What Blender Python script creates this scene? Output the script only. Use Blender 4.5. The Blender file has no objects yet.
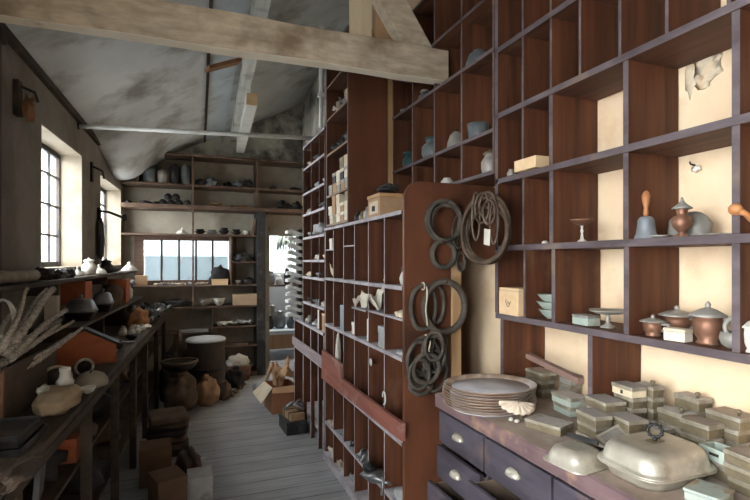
import bpy, bmesh, math, random
SKY, EXPO = 9.0, 1.55
from mathutils import Vector, Matrix, noise
PI = math.pi
R = random.Random(7)
scene = bpy.context.scene
COL = scene.collection
# ---------------------------------------------------------------- view geometry (used to survey positions on real planes)
F, UC, HV, TH, H = 490.0, 375.0, 261.0, math.atan(188/490.0), 1.5
CT, ST = math.cos(TH), math.sin(TH)
def ray(u, v):
    a = (u-UC)/F; b = (HV-v)/F
    return a*CT+ST, CT-a*ST, b
def pX(u, v, X):
    x, y, z = ray(u, v); t = X/x; return Vector((X, y*t, H+z*t))
def pY(u, v, Y):
    x, y, z = ray(u, v); t = Y/y; return Vector((x*t, Y, H+z*t))
def pZ(u, v, Z):
    x, y, z = ray(u, v); t = (Z-H)/z; return Vector((x*t, y*t, Z))
def XL(Y): return -1.086+0.0507*Y        # inner face of the left wall
LROT = -math.atan(0.0507)
# ---------------------------------------------------------------- materials
MATS = {}
def mat(name, c1, c2=None, c3=None, scale=6.0, stretch=(1,1,1), rough=0.65, metal=0.0, bump=0.15, stain=1.2, lo=0.35, hi=0.65, slo=.52, shi=.7, spec=0.4, detail=6):
    if name in MATS: return MATS[name]
    m = bpy.data.materials.new(name); m.use_nodes = True
    nt = m.node_tree; n = nt.nodes; l = nt.links
    bs = n['Principled BSDF']
    bs.inputs['Roughness'].default_value = rough; bs.inputs['Metallic'].default_value = metal
    bs.inputs['Specular IOR Level'].default_value = spec
    tc = n.new('ShaderNodeTexCoord'); mp = n.new('ShaderNodeMapping'); mp.inputs['Scale'].default_value = stretch
    l.new(tc.outputs['Object'], mp.inputs['Vector'])
    nz = n.new('ShaderNodeTexNoise'); nz.inputs['Scale'].default_value = scale; nz.inputs['Detail'].default_value = detail
    nz.inputs['Roughness'].default_value = 0.62
    l.new(mp.outputs['Vector'], nz.inputs['Vector'])
    cr = n.new('ShaderNodeValToRGB'); cr.color_ramp.elements[0].position = lo; cr.color_ramp.elements[1].position = hi
    c2 = c2 or tuple(x*0.6 for x in c1)
    cr.color_ramp.elements[0].color = (*c2, 1); cr.color_ramp.elements[1].color = (*c1, 1)
    l.new(nz.outputs['Fac'], cr.inputs['Fac'])
    out = cr.outputs['Color']
    if c3:
        n2 = n.new('ShaderNodeTexNoise'); n2.inputs['Scale'].default_value = stain; n2.inputs['Detail'].default_value = 5
        n2.inputs['Roughness'].default_value = 0.6
        l.new(tc.outputs['Object'], n2.inputs['Vector'])
        r2 = n.new('ShaderNodeValToRGB'); r2.color_ramp.elements[0].position = slo; r2.color_ramp.elements[1].position = shi
        l.new(n2.outputs['Fac'], r2.inputs['Fac'])
        mx = n.new('ShaderNodeMix'); mx.data_type = 'RGBA'
        l.new(r2.outputs['Color'], mx.inputs['Factor']); l.new(out, mx.inputs['A']); mx.inputs['B'].default_value = (*c3, 1)
        out = mx.outputs['Result']
    l.new(out, bs.inputs['Base Color'])
    if bump:
        bp = n.new('ShaderNodeBump'); bp.inputs['Strength'].default_value = bump; bp.inputs['Distance'].default_value = 0.01
        l.new(nz.outputs['Fac'], bp.inputs['Height']); l.new(bp.outputs['Normal'], bs.inputs['Normal'])
    m.diffuse_color = (*c1, 1)
    MATS[name] = m; return m
GR_Z = (9, 9, 0.6); GR_Y = (9, 0.6, 9); GR_X = (0.6, 9, 9)
WOODV = mat('mahogany_upright', (.135,.045,.019), (.055,.018,.008), (.18,.105,.06), scale=2.2, stretch=GR_Z, stain=2.5, slo=.62, shi=.85)
WOODH = mat('mahogany_board', (.14,.053,.026), (.058,.022,.012), (.20,.13,.08), scale=2.2, stretch=GR_Y, stain=2.5, slo=.6, shi=.85)
EDGE = mat('worn_purple_edge', (.125,.098,.108), (.065,.046,.052), (.20,.14,.10), scale=5, stretch=(3,1,3), stain=4, slo=.58, shi=.75)
DUSTEDGE = mat('dusty_grey_edge', (.46,.43,.47), (.27,.235,.26), (.21,.12,.09), scale=7, stain=6, slo=.58, shi=.75)
DUST = mat('dusty_board', (.52,.50,.55), (.30,.275,.30), scale=9, rough=.85)
PANEL = mat('end_panel_wood', (.15,.053,.026), (.09,.031,.015), (.052,.019,.010), scale=1.6, stretch=(3,3,.8), rough=.5, stain=1.8)
RAILRED = mat('red_rail', (.30,.105,.075), (.20,.068,.05), (.33,.20,.17), scale=4, stretch=GR_Y, stain=5)
LIGHTWOOD = mat('pale_timber', (.50,.32,.18), (.34,.20,.10), scale=2, stretch=GR_Z)
BEAMW = mat('limewashed_beam', (.52,.43,.33), (.33,.265,.195), (.20,.14,.09), scale=5, stretch=(1.2,5,5), stain=3.4, slo=.50, shi=.70, rough=.8)
CREAM = mat('cream_plaster', (.86,.68,.48), (.80,.59,.39), (.66,.45,.27), scale=4, stain=4.5, slo=.52, shi=.74, rough=.9, bump=.08)
GREYPL = mat('grimy_plaster', (.27,.25,.225), (.20,.182,.16), (.105,.085,.068), scale=3, stain=1.4, slo=.5, shi=.75, rough=.9)
REVEAL = mat('reveal_plaster', (.38,.335,.27), (.30,.25,.19), (.22,.15,.09), scale=4, stain=5, slo=.6, shi=.72, rough=.9)
GABLE = mat('sooty_gable', (.66,.64,.56), (.42,.41,.36), (.15,.145,.13), scale=4, stain=3.0, slo=.47, shi=.62, rough=.9)
CEILM = mat('stained_ceiling', (.64,.66,.67), (.50,.525,.54), (.24,.235,.215), scale=1.8, stain=2.1, slo=.49, shi=.70, rough=.6, bump=.12)
BACKPL = mat('back_plaster', (.44,.40,.335), (.33,.295,.24), (.20,.17,.13), scale=3, stain=2.0, rough=.9)
CNTTOP = mat('dusty_counter_top', (.40,.32,.27), (.25,.185,.15), (.48,.42,.38), scale=6, stain=4, rough=.8)
CNTEDGE = mat('worn_counter_edge', (.17,.105,.11), (.10,.06,.065), (.36,.22,.14), scale=4, stretch=(4,1,4), stain=6, slo=.55, shi=.7)
DRAWER = mat('blue_black_drawer', (.078,.066,.086), (.038,.032,.042), (.145,.10,.09), scale=3, stretch=(5,1,5), stain=5, slo=.52, shi=.75, rough=.45)
DRAWIN = mat('drawer_inside_wood', (.26,.19,.14), (.17,.12,.09), scale=4)
DARK = mat('dark_wood', (.052,.034,.024), (.026,.017,.012), (.09,.06,.04), scale=4, stretch=(2,2,2), stain=4)
DARKH = mat('old_bench_wood', (.075,.054,.038), (.036,.025,.018), (.11,.08,.058), scale=3, stretch=GR_Y, stain=4, rough=.75)
BSHELF = mat('brown_rack_wood', (.135,.080,.055), (.07,.042,.03), (.22,.15,.10), scale=3, stretch=GR_X, stain=5)
IRON = mat('dark_iron', (.05,.05,.052), (.022,.022,.024), (.07,.045,.03), scale=9, stain=8, metal=.6, rough=.5)
STEEL = mat('tarnished_steel', (.36,.37,.38), (.20,.205,.21), (.12,.11,.10), scale=9, stain=9, metal=.75, rough=.38)
PEWTER = mat('dusty_pewter', (.40,.38,.355), (.27,.25,.225), (.20,.155,.11), scale=10, stain=14, metal=.35, rough=.5)
BRASSY = mat('tarnished_brass', (.30,.25,.17), (.17,.135,.085), (.13,.105,.08), scale=10, stain=12, metal=.5, rough=.5)
SILVER = mat('old_silver', (.64,.60,.53), (.44,.40,.33), (.26,.20,.13), scale=7, stain=9, slo=.5, shi=.72, metal=.55, rough=.43)
COPPER = mat('dull_copper', (.31,.155,.098), (.19,.092,.06), (.31,.25,.20), scale=8, stain=8, metal=.5, rough=.45)
HOSE = mat('grey_rubber_hose', (.085,.072,.060), (.045,.036,.029), (.13,.10,.08), scale=14, stain=8, rough=.7)
WICKER = mat('bound_brown_coil', (.10,.066,.045), (.05,.030,.02), (.16,.12,.09), scale=22, stain=8, rough=.7)
WHITEP = mat('white_card', (.75,.70,.62), (.62,.56,.48), scale=6, rough=.8)
PAPER = mat('old_paper', (.70,.61,.48), (.56,.46,.34), scale=5, rough=.85)
KRAFT = mat('brown_card', (.45,.285,.165), (.35,.21,.12), (.30,.17,.10), scale=5, stain=4, rough=.8)
PINE = mat('new_pine', (.74,.54,.34), (.64,.44,.25), scale=2.5, stretch=(1,7,7), rough=.6)
TERRA = mat('red_painted_wood', (.50,.15,.06), (.36,.10,.045), (.22,.075,.045), scale=6, stain=5, rough=.75)
CERAM = mat('pale_ceramic', (.66,.64,.60), (.52,.50,.46), (.30,.28,.25), scale=5, stain=6, rough=.45)
BLUEGREY = mat('blue_grey_enamel', (.145,.165,.175), (.075,.085,.09), (.32,.31,.29), scale=7, stain=7, rough=.5)
TEAL = mat('teal_enamel', (.030,.085,.085), (.018,.045,.045), scale=7)
GREENISH = mat('pale_green_tin', (.44,.50,.45), (.33,.38,.34), (.27,.23,.16), scale=8, stain=9, rough=.5)
BARK = mat('rope_wrapped_rod', (.58,.54,.48), (.16,.135,.11), scale=75, lo=.3, hi=.62, rough=.85, bump=.5)
WHITEMET = mat('white_painted_metal', (.70,.71,.69), (.58,.59,.57), scale=8, rough=.5)
CLOTHD = mat('dark_cloth', (.05,.047,.05), (.025,.024,.026), scale=9, rough=.9)
SACK = mat('brown_sacking', (.17,.12,.085), (.09,.062,.045), scale=9, rough=.95, bump=.3)
GREYCLOTH = mat('grey_cloth', (.40,.40,.41), (.27,.27,.28), scale=8, rough=.9)
BLACKB = mat('black_painted_tin', (.035,.036,.04), (.018,.018,.02), (.09,.09,.095), scale=7, stain=9, rough=.5)
INK = mat('dark_ink', (.03,.025,.02), (.02,.018,.015), rough=.8)
RUSTY = mat('rusty_board', (.30,.14,.06), (.20,.09,.04), scale=6)
ORANGEW = mat('turned_orange_wood', (.55,.25,.10), (.42,.17,.06), scale=5, rough=.5)
TURN = mat('turned_handle_wood', (.46,.20,.085), (.34,.13,.05), scale=5, stretch=(5,5,1), rough=.45)
OUTBLUE = mat('outside_blue_render', (.62,.74,.80), (.55,.68,.75), scale=2, rough=.9)
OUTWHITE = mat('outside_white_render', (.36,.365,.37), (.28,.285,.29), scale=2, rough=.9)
BENCHW = mat('pale_blue_bench_top', (.62,.69,.73), (.50,.57,.61), scale=6)
def floor_mat():
    m = bpy.data.materials.new('grey_floorboards'); m.use_nodes = True
    nt = m.node_tree; n = nt.nodes; l = nt.links; bs = n['Principled BSDF']; bs.inputs['Roughness'].default_value = .6
    tc = n.new('ShaderNodeTexCoord')
    br = n.new('ShaderNodeTexBrick'); l.new(tc.outputs['Object'], br.inputs['Vector'])
    br.inputs['Scale'].default_value = 1; br.inputs['Brick Width'].default_value = 2.6; br.inputs['Row Height'].default_value = .17
    br.inputs['Mortar Size'].default_value = .004; br.inputs['Mortar Smooth'].default_value = .3
    br.inputs['Color1'].default_value = (.36,.365,.38,1); br.inputs['Color2'].default_value = (.31,.312,.325,1); br.inputs['Mortar'].default_value = (.06,.055,.05,1)
    mp = n.new('ShaderNodeMapping'); mp.inputs['Scale'].default_value = (1, 12, 1); l.new(tc.outputs['Object'], mp.inputs['Vector'])
    nz = n.new('ShaderNodeTexNoise'); nz.inputs['Scale'].default_value = 3; nz.inputs['Detail'].default_value = 7; l.new(mp.outputs['Vector'], nz.inputs['Vector'])
    n2 = n.new('ShaderNodeTexNoise'); n2.inputs['Scale'].default_value = 1.6; n2.inputs['Detail'].default_value = 5; l.new(tc.outputs['Object'], n2.inputs['Vector'])
    ad = n.new('ShaderNodeMath'); ad.operation = 'ADD'; l.new(nz.outputs['Fac'], ad.inputs[0]); l.new(n2.outputs['Fac'], ad.inputs[1])
    mr = n.new('ShaderNodeMapRange'); mr.inputs['From Min'].default_value = .6; mr.inputs['From Max'].default_value = 1.4; mr.inputs['To Min'].default_value = .62; mr.inputs['To Max'].default_value = 1.35
    l.new(ad.outputs[0], mr.inputs['Value'])
    mx = n.new('ShaderNodeMix'); mx.data_type = 'RGBA'; mx.blend_type = 'MULTIPLY'; mx.inputs['Factor'].default_value = 1
    l.new(br.outputs['Color'], mx.inputs['A']); l.new(mr.outputs['Result'], mx.inputs['B']); l.new(mx.outputs['Result'], bs.inputs['Base Color'])
    bp = n.new('ShaderNodeBump'); bp.inputs['Strength'].default_value = .25; bp.inputs['Distance'].default_value = .01
    l.new(mr.outputs['Result'], bp.inputs['Height']); l.new(bp.outputs['Normal'], bs.inputs['Normal'])
    return m
def glass_mat(name, tint, trans, rough):
    m = bpy.data.materials.new(name); m.use_nodes = True
    nt = m.node_tree; n = nt.nodes; l = nt.links; n.remove(n['Principled BSDF'])
    tr = n.new('ShaderNodeBsdfTransparent'); tr.inputs['Color'].default_value = (*tint, 1)
    tl = n.new('ShaderNodeBsdfTranslucent'); tl.inputs['Color'].default_value = (.9,.93,.95,1)
    gl = n.new('ShaderNodeBsdfGlossy'); gl.inputs['Roughness'].default_value = rough
    m1 = n.new('ShaderNodeMixShader'); m1.inputs[0].default_value = trans; l.new(tr.outputs[0], m1.inputs[1]); l.new(tl.outputs[0], m1.inputs[2])
    m2 = n.new('ShaderNodeMixShader'); m2.inputs[0].default_value = .05; l.new(m1.outputs[0], m2.inputs[1]); l.new(gl.outputs[0], m2.inputs[2])
    l.new(m2.outputs[0], n['Material Output'].inputs[0])
    return m
FLOORM = floor_mat()
GLASS = glass_mat('dusty_window_glass', (.93,.96,.97), .12, .1)
FROST = glass_mat('milky_window_glass', (.27,.30,.315), .05, .2)
# ---------------------------------------------------------------- mesh builder
class MB:
    def __init__(s): s.v = []; s.f = []; s.m = []; s.s = []; s.T = Matrix()
    def add(s, vs, fs, m=0, sm=False):
        o = len(s.v); s.v += [tuple(s.T @ Vector(p)) for p in vs]
        for k, f in enumerate(fs):
            s.f.append([i+o for i in f]); s.m.append(m[k] if isinstance(m, (list, tuple)) else m); s.s.append(sm)
        return s
    def box(s, x0, x1, y0, y1, z0, z1, m=0, top=None, fx=None, fy=None):
        vs = [(x0,y0,z0),(x1,y0,z0),(x1,y1,z0),(x0,y1,z0),(x0,y0,z1),(x1,y0,z1),(x1,y1,z1),(x0,y1,z1)]
        fs = [(0,3,2,1),(4,5,6,7),(0,1,5,4),(1,2,6,5),(2,3,7,6),(3,0,4,7)]
        ms = [m, m if top is None else top, m if fy is None else fy, m, m, m if fx is None else fx]
        return s.add(vs, fs, ms)
    def cbox(s, c, sz, m=0, **k):
        return s.box(c[0]-sz[0]/2, c[0]+sz[0]/2, c[1]-sz[1]/2, c[1]+sz[1]/2, c[2]-sz[2]/2, c[2]+sz[2]/2, m, **k)
    def taper(s, w0, d0, w1, d1, z0, z1, m=0, n=1):
        vs = []
        for (w, d, z) in ((w0,d0,z0),(w1,d1,z1)): vs += [(-w/2,-d/2,z),(w/2,-d/2,z),(w/2,d/2,z),(-w/2,d/2,z)]
        return s.add(vs, [(3,2,1,0),(4,5,6,7),(0,1,5,4),(1,2,6,5),(2,3,7,6),(3,0,4,7)], m)
    def rloft(s, secs, m=0, n=6):
        """rounded-rectangle loft: secs of (width, depth, corner, z)"""
        rings = []
        for (w, d, r, z) in secs:
            r = min(r, w/2-1e-4, d/2-1e-4); ring = []
            for (cx, cy, a0) in ((w/2-r, d/2-r, 0), (-w/2+r, d/2-r, PI/2), (-w/2+r, -d/2+r, PI), (w/2-r, -d/2+r, 1.5*PI)):
                for k in range(n+1):
                    a = a0+PI/2*k/n; ring.append((cx+r*math.cos(a), cy+r*math.sin(a), z))
            rings.append(ring)
        N = len(rings[0]); vs = [p for r_ in rings for p in r_]; fs = []
        for i in range(len(rings)-1):
            for j in range(N): fs.append((i*N+j, i*N+(j+1) % N, (i+1)*N+(j+1) % N, (i+1)*N+j))
        fs.append(tuple(reversed(range(N)))); fs.append(tuple(range((len(rings)-1)*N, len(rings)*N)))
        s.add(vs, fs[:-2], m, True); o = len(s.v)-len(vs)
        for f in fs[-2:]: s.f.append([i+o for i in f]); s.m.append(m); s.s.append(False)
        return s
    def prism(s, poly, axis, a0, a1, m=0):
        """extrude a 2-D polygon along an axis ('x': poly=(y,z), 'y': poly=(x,z), 'z': poly=(x,y))"""
        def P(p, a): return {'x': (a,p[0],p[1]), 'y': (p[0],a,p[1]), 'z': (p[0],p[1],a)}[axis]
        n = len(poly); vs = [P(p, a0) for p in poly]+[P(p, a1) for p in poly]
        fs = [tuple(range(n)), tuple(reversed(range(n, 2*n)))]+[(i, (i+1) % n, n+(i+1) % n, n+i) for i in range(n)]
        return s.add(vs, fs, m)
    def lathe(s, prof, c=(0,0,0), n=24, m=0, sx=1, sy=1, ring=False):
        vs = []; fs = []
        for (r, z) in prof:
            for k in range(n):
                a = 2*PI*k/n; vs.append((c[0]+r*sx*math.cos(a), c[1]+r*sy*math.sin(a), c[2]+z))
        L = len(prof)
        for i in range(L-1):
            for k in range(n): fs.append((i*n+k, i*n+(k+1) % n, (i+1)*n+(k+1) % n, (i+1)*n+k))
        if ring: fs += [((L-1)*n+k, (L-1)*n+(k+1) % n, (k+1) % n, k) for k in range(n)]
        if not ring and prof[0][0] > 1e-6: fs.append(tuple(reversed(range(n))))
        if not ring and prof[-1][0] > 1e-6: fs.append(tuple(range((L-1)*n, L*n)))
        return s.add(vs, fs, m, True)
    def tube(s, pts, r, n=8, closed=False, m=0, caps=True):
        pts = [Vector(p) for p in pts]; N = len(pts); vs = []; fs = []
        rr = r if isinstance(r, (list, tuple)) else [r]*N
        up = None
        for i, p in enumerate(pts):
            t = (pts[(i+1) % N]-pts[i-1]) if closed else (pts[min(i+1, N-1)]-pts[max(i-1, 0)])
            if t.length < 1e-9: t = Vector((0,0,1))
            t.normalize()
            if up is None:
                up = Vector((0,0,1)) if abs(t.z) < .9 else Vector((1,0,0))
            a = t.cross(up)
            if a.length < 1e-6: a = t.cross(Vector((.3,.7,.2)))
            a.normalize(); b = a.cross(t).normalized(); up = b
            for k in range(n):
                q = 2*PI*k/n; vs.append(p+(a*math.cos(q)+b*math.sin(q))*rr[i])
        for i in range(N if closed else N-1):
            j = (i+1) % N
            for k in range(n): fs.append((i*n+k, i*n+(k+1) % n, j*n+(k+1) % n, j*n+k))
        if not closed and caps: fs += [tuple(reversed(range(n))), tuple(range((N-1)*n, N*n))]
        return s.add(vs, fs, m, True)
    def lump(s, c, rad, seed=0, amp=.25, freq=2.0, sub=3, m=0, flat=None):
        bm = bmesh.new(); bmesh.ops.create_icosphere(bm, subdivisions=sub, radius=1)
        vs = []
        for v in bm.verts:
            p = v.co.copy(); d = 1+amp*noise.noise(p*freq+Vector((seed*7.3, seed*1.7, -seed*3.1)))*1.6
            q = Vector((p.x*rad[0]*d, p.y*rad[1]*d, p.z*rad[2]*d))
            if flat is not None and q.z < flat*rad[2]: q.z = flat*rad[2]
            vs.append(tuple(q+Vector(c)))
        fs = [tuple(v.index for v in f.verts) for f in bm.faces]; bm.free()
        return s.add(vs, fs, m, True)
    def build(s, name, mats, parent=None, bevel=0, solid=0, loc=None):
        me = bpy.data.meshes.new(name); me.from_pydata(s.v, [], s.f)
        mats = mats if isinstance(mats, (list, tuple)) else [mats]
        for x in mats: me.materials.append(x)
        for p, mi, sm in zip(me.polygons, s.m, s.s): p.material_index = mi; p.use_smooth = sm
        bm = bmesh.new(); bm.from_mesh(me); bmesh.ops.recalc_face_normals(bm, faces=bm.faces); bm.to_mesh(me); bm.free()
        o = bpy.data.objects.new(name, me); COL.objects.link(o)
        if parent: o.parent = parent
        if loc is not None: o.location = loc
        if solid:
            md = o.modifiers.new('thick', 'SOLIDIFY'); md.thickness = solid; md.offset = 0
        if bevel:
            md = o.modifiers.new('soft', 'BEVEL'); md.width = bevel; md.segments = 2; md.limit_method = 'ANGLE'; md.angle_limit = math.radians(40)
        return o
def tag(o, label, cat, group=None):
    o['label'] = label; o['category'] = cat
    if group: o['group'] = group
    return o
def thing(name, label, cat, loc=(0,0,0), rot=0, group=None):
    o = bpy.data.objects.new(name, None); COL.objects.link(o); o.location = loc
    o.rotation_euler = rot if isinstance(rot, tuple) else (0, 0, rot)
    o.empty_display_size = .05
    return tag(o, label, cat, group)
def struct(name, mb, mats, **k):
    o = mb.build(name, mats, **k)
    if not k.get('parent'): o['kind'] = 'structure'
    return o
def copy_thing(src, loc, rot=None, label=None, scale=None):
    r = src.copy(); COL.objects.link(r); r.location = loc
    if rot is not None: r.rotation_euler = rot if isinstance(rot, tuple) else (0, 0, rot)
    if label: r['label'] = label
    if scale: r.scale = (scale,)*3 if not isinstance(scale, tuple) else scale
    for ch in list(src.children):
        c = ch.copy(); COL.objects.link(c); c.parent = r
        for g in ch.children:
            d = g.copy(); COL.objects.link(d); d.parent = c
    return r
def circ(c, r, ax='y', n=28, ry=None, j=0, seed=0, ph=0):
    ry = ry or r; out = []
    for k in range(n):
        a = 2*PI*k/n+ph; w = 1+j*noise.noise(Vector((math.cos(a)*1.3+seed*5.1, math.sin(a)*1.3, seed)))
        x, z = r*w*math.cos(a), ry*w*math.sin(a)
        out.append({'y': (c[0]+x, c[1]+j*.3*r*noise.noise(Vector((a, seed, 3))), c[2]+z), 'z': (c[0]+x, c[1]+z, c[2]), 'x': (c[0], c[1]+x, c[2]+z)}[ax])
    return out
def mpp(p): return (p[0]*ST+p[1]*CT)/F     # metres per photo pixel at a point
# ================================================================ THE ROOM
YB, YF = 6.9, -1.6
XW = 1.53                                   # right wall
def zc(x, y):                               # underside of the sloping roof lining
    eave = 2.76-.035*(y-3.2)
    z = eave+.5*(x-XL(y))
    return z
mb = MB(); mb.box(-1.6, 1.9, YF-.1, YB+.15, -.12, 0); struct('floor', mb, FLOORM)
mb = MB(); mb.box(.75, 3.2, YB+.15, 10.2, -.12, 0); struct('floor_far_room', mb, FLOORM)
# left wall with window openings, in its own slightly turned frame (x = distance into the room, y = along)
wins = [(-1.45,-.45,.30,2.5), (-.25,1.0,.30,2.5), (3.79,4.83,1.445,2.405), (5.53,6.66,1.445,2.36)]  # first two are unseen, sills lowered to throw light under the tie beam
def lroot(o): o.location = (-1.086,0,0); o.rotation_euler = (0,0,LROT); return o
TW = .15
mb = MB(); y0 = YF-.2; top = 3.2
def wallseg(a, b, z0, z1): mb.box(-TW-.12, 0, a, b, z0, z1)
prev = y0
for (a, b, z0, z1) in wins:
    wallseg(prev, a, 0, top); wallseg(a, b, 0, z0); wallseg(a, b, z1, top); prev = b
wallseg(prev, YB+.2, 0, top)
lroot(struct('wall_left', mb, GREYPL))
for i, (a, b, z0, z1) in enumerate(wins):
    w = MB(); t = .008
    w.box(-TW-.1, .001, b-t, b, z0, z1); w.box(-TW-.1, .001, a, a+t, z0, z1); w.box(-TW-.1, .001, a, b, z1-t, z1); w.box(-TW-.1, .006, a, b, z0, z0+t)
    rv = lroot(struct('trim_%d' % (i+1), w, REVEAL))
    e = bpy.data.objects.new('window_%d' % (i+1), None); COL.objects.link(e); lroot(e); e['kind'] = 'structure'
    fr = MB(); X0, X1 = -TW-.035, -TW-.01
    for (p, q, r, s_) in ((a+t, a+.03, z0+t, z1-t), (b-.03, b-t, z0+t, z1-t)): fr.box(X0, X1, p, q, r, s_)
    fr.box(X0, X1, a+.05, b-.05, z0+t, z0+.05); fr.box(X0, X1, a+.05, b-.05, z1-.05, z1-t)
    fr.build('window_frame', IRON, e)
    gb = MB(); nb = 3
    for k in range(1, nb+1):
        yy = a+.05+(b-a-.1)*k/(nb+1); gb.box(X0+.01, X1+.004, yy-.006, yy+.006, z0+.05, z1-.05)
    for k in (1, 2, 3):
        zz = z0+(z1-z0)*(k/4+.02); gb.box(X0+.006, X1+.008, a+.05, b-.05, zz-.008, zz+.008)
    gb.build('glazing_bars', IRON, e)
    g = MB(); g.box(-TW-.04, -TW-.036, a+.05, b-.05, z0+.05, z1-.05); g.build('window_pane', GLASS, e)
mb = MB(); mb.box(XW, XW+.2, YF-.2, 3.3, 0, 4.4); mb.box(XW, XW+.2, 3.3, YB+.15, 0, 2.45); mb.box(XW, XW+.2, 3.3, YB+.15, 2.45, 4.4, 1); struct('wall_right', mb, [CREAM, GABLE])
# back wall with window and doorway
wx0, wx1, wz0, wz1 = -.60, .60, 1.20, 1.80
dx0, dx1, dz = 1.03, 1.50, 1.92
mb = MB(); Y0, Y1 = YB, YB+.15
mb.box(-1.2, wx0, Y0, Y1, 0, 4.4); mb.box(wx0, wx1, Y0, Y1, 0, wz0); mb.box(wx0, wx1, Y0, Y1, wz1, 2.86)
mb.box(wx1, dx0, Y0, Y1, 0, 2.86); mb.box(dx0, dx1, Y0, Y1, dz, 2.86); mb.box(dx1, XW+.2, Y0, Y1, 0, 2.86)
struct('wall_back', mb, BACKPL)
mb = MB(); mb.box(wx0-.6, XW+.2, Y0-.012, Y1, 2.86, 4.4); mb.box(-1.15, wx0-.0, Y0-.012, Y0-.001, 2.86, 4.4); struct('wall_back_gable', mb, GABLE)
# wall behind the camera
mb = MB(); mb.box(-1.5, XW+.2, YF-.15, YF, 0, 4.4); struct('wall_front', mb, GREYPL)
# ceiling: warped sloping lining, open strip of paler board near the seam
NX, NY = 40, 60
vs = []; fs = []
for j in range(NY+1):
    y = YF-.2+(YB+.2-YF+.2)*j/NY
    for i in range(NX+1):
        x = XL(y)-.25+(XW+.2-XL(y)+.25)*i/NX
        z = zc(x, y)+.025*noise.noise(Vector((x*1.3, y*.9, 2)))+.008*noise.noise(Vector((x*5, y*5, 7)))
        d2 = ((x+.62)/.30)**2+((y-6.2)/.75)**2          # sagging corner of the lining
        if i > 3 and y < YB+.1: z -= .24*math.exp(-d2)
        vs.append((x, y, z))
for j in range(NY):
    for i in range(NX): a = j*(NX+1)+i; fs.append((a, a+1, a+NX+2, a+NX+1))
mb = MB(); mb.add(vs, fs, 0, True); o = struct('ceiling', mb, CEILM, solid=.04)
# eave strip along the wall head
mb = MB()
for k in range(20):
    ya, yb = YF+k*(YB-YF)/20, YF+(k+1)*(YB-YF)/20
    za, zb = zc(XL(ya), ya)-.06, zc(XL(yb), yb)-.06
    mb.add([(XL(ya),ya,za),(XL(ya)+.035,ya,za),(XL(ya)+.035,ya,za+.045),(XL(ya),ya,za+.045),(XL(yb),yb,zb),(XL(yb)+.035,yb,zb),(XL(yb)+.035,yb,zb+.045),(XL(yb),yb,zb+.045)],
           [(0,1,5,4),(1,2,6,5),(2,3,7,6),(3,0,4,7),(0,3,2,1),(4,5,6,7)])
struct('trim_9', mb, DARK)
# seam batten and pale board strip on the lining
def ceil_strip(x0, x1, y0, y1, d0, d1, n=14, sk=.02):
    m = MB()
    for k in range(n):
        ya, yb = y0+(y1-y0)*k/n, y0+(y1-y0)*(k+1)/n
        P = []
        for y in (ya, yb):
            for x in (x0+sk*y, x1+sk*y):
                base = zc(x, y)+.025*noise.noise(Vector((x*1.3, y*.9, 2)))
                P += [(x, y, base-d0), (x, y, base-d1)]
        m.add(P, [(0,1,3,2),(4,6,7,5),(0,2,6,4),(1,5,7,3),(0,4,5,1),(2,3,7,6)])
    return m
struct('trim_10', ceil_strip(.07, .095, 2.5, 6.85, -.02, .05), DARK)
o = struct('trim_11', ceil_strip(.10, .33, 2.5, 6.85, -.02, .035), mat('pale_roof_board', (.60,.66,.70), (.46,.52,.56), (.33,.33,.31), scale=2, stain=2.5, slo=.55, shi=.75))
# far room beyond the doorway
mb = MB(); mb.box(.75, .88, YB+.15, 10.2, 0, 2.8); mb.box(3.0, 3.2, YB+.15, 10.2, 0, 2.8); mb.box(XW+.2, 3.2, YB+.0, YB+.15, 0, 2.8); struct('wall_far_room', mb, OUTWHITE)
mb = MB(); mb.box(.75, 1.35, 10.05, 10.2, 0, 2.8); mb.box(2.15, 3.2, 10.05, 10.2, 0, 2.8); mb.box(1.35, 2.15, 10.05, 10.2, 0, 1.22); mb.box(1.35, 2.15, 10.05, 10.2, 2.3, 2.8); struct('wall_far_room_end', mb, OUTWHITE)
mb = MB(); mb.box(.75, 3.2, YB+.15, 8.3, 2.8, 2.9); mb.box(.75, 3.2, 9.0, 10.2, 2.8, 2.9); mb.box(.75, 1.2, 8.3, 9.0, 2.8, 2.9); mb.box(2.4, 3.2, 8.3, 9.0, 2.8, 2.9); struct('ceiling_far_room', mb, OUTWHITE)  # gap is an unseen opening, sized to brighten the far room
e = bpy.data.objects.new('window_7', None); COL.objects.link(e); e['kind'] = 'structure'
g = MB(); g.box(1.39, 2.11, 10.1, 10.104, 1.26, 2.26); g.build('window_pane', FROST, e)
g = MB(); g.box(1.35, 1.39, 10.08, 10.13, 1.22, 2.3); g.box(2.11, 2.15, 10.08, 10.13, 1.22, 2.3); g.box(1.39, 2.11, 10.08, 10.13, 1.22, 1.26); g.box(1.39, 2.11, 10.08, 10.13, 2.26, 2.3); g.build('window_frame', WHITEMET, e)
# door frame, with the black upright beside it
mb = MB(); mb.box(dx0-.05, dx0+.035, YB-.05, YB+.17, 0, dz+.02); mb.box(dx0+.035, dx1+.03, YB-.05, YB+.17, dz-.06, dz+.06); struct('door_1', mb, mat('grey_door_frame', (.36,.34,.31), (.25,.23,.2), (.15,.13,.11), scale=6, stain=6))
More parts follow.
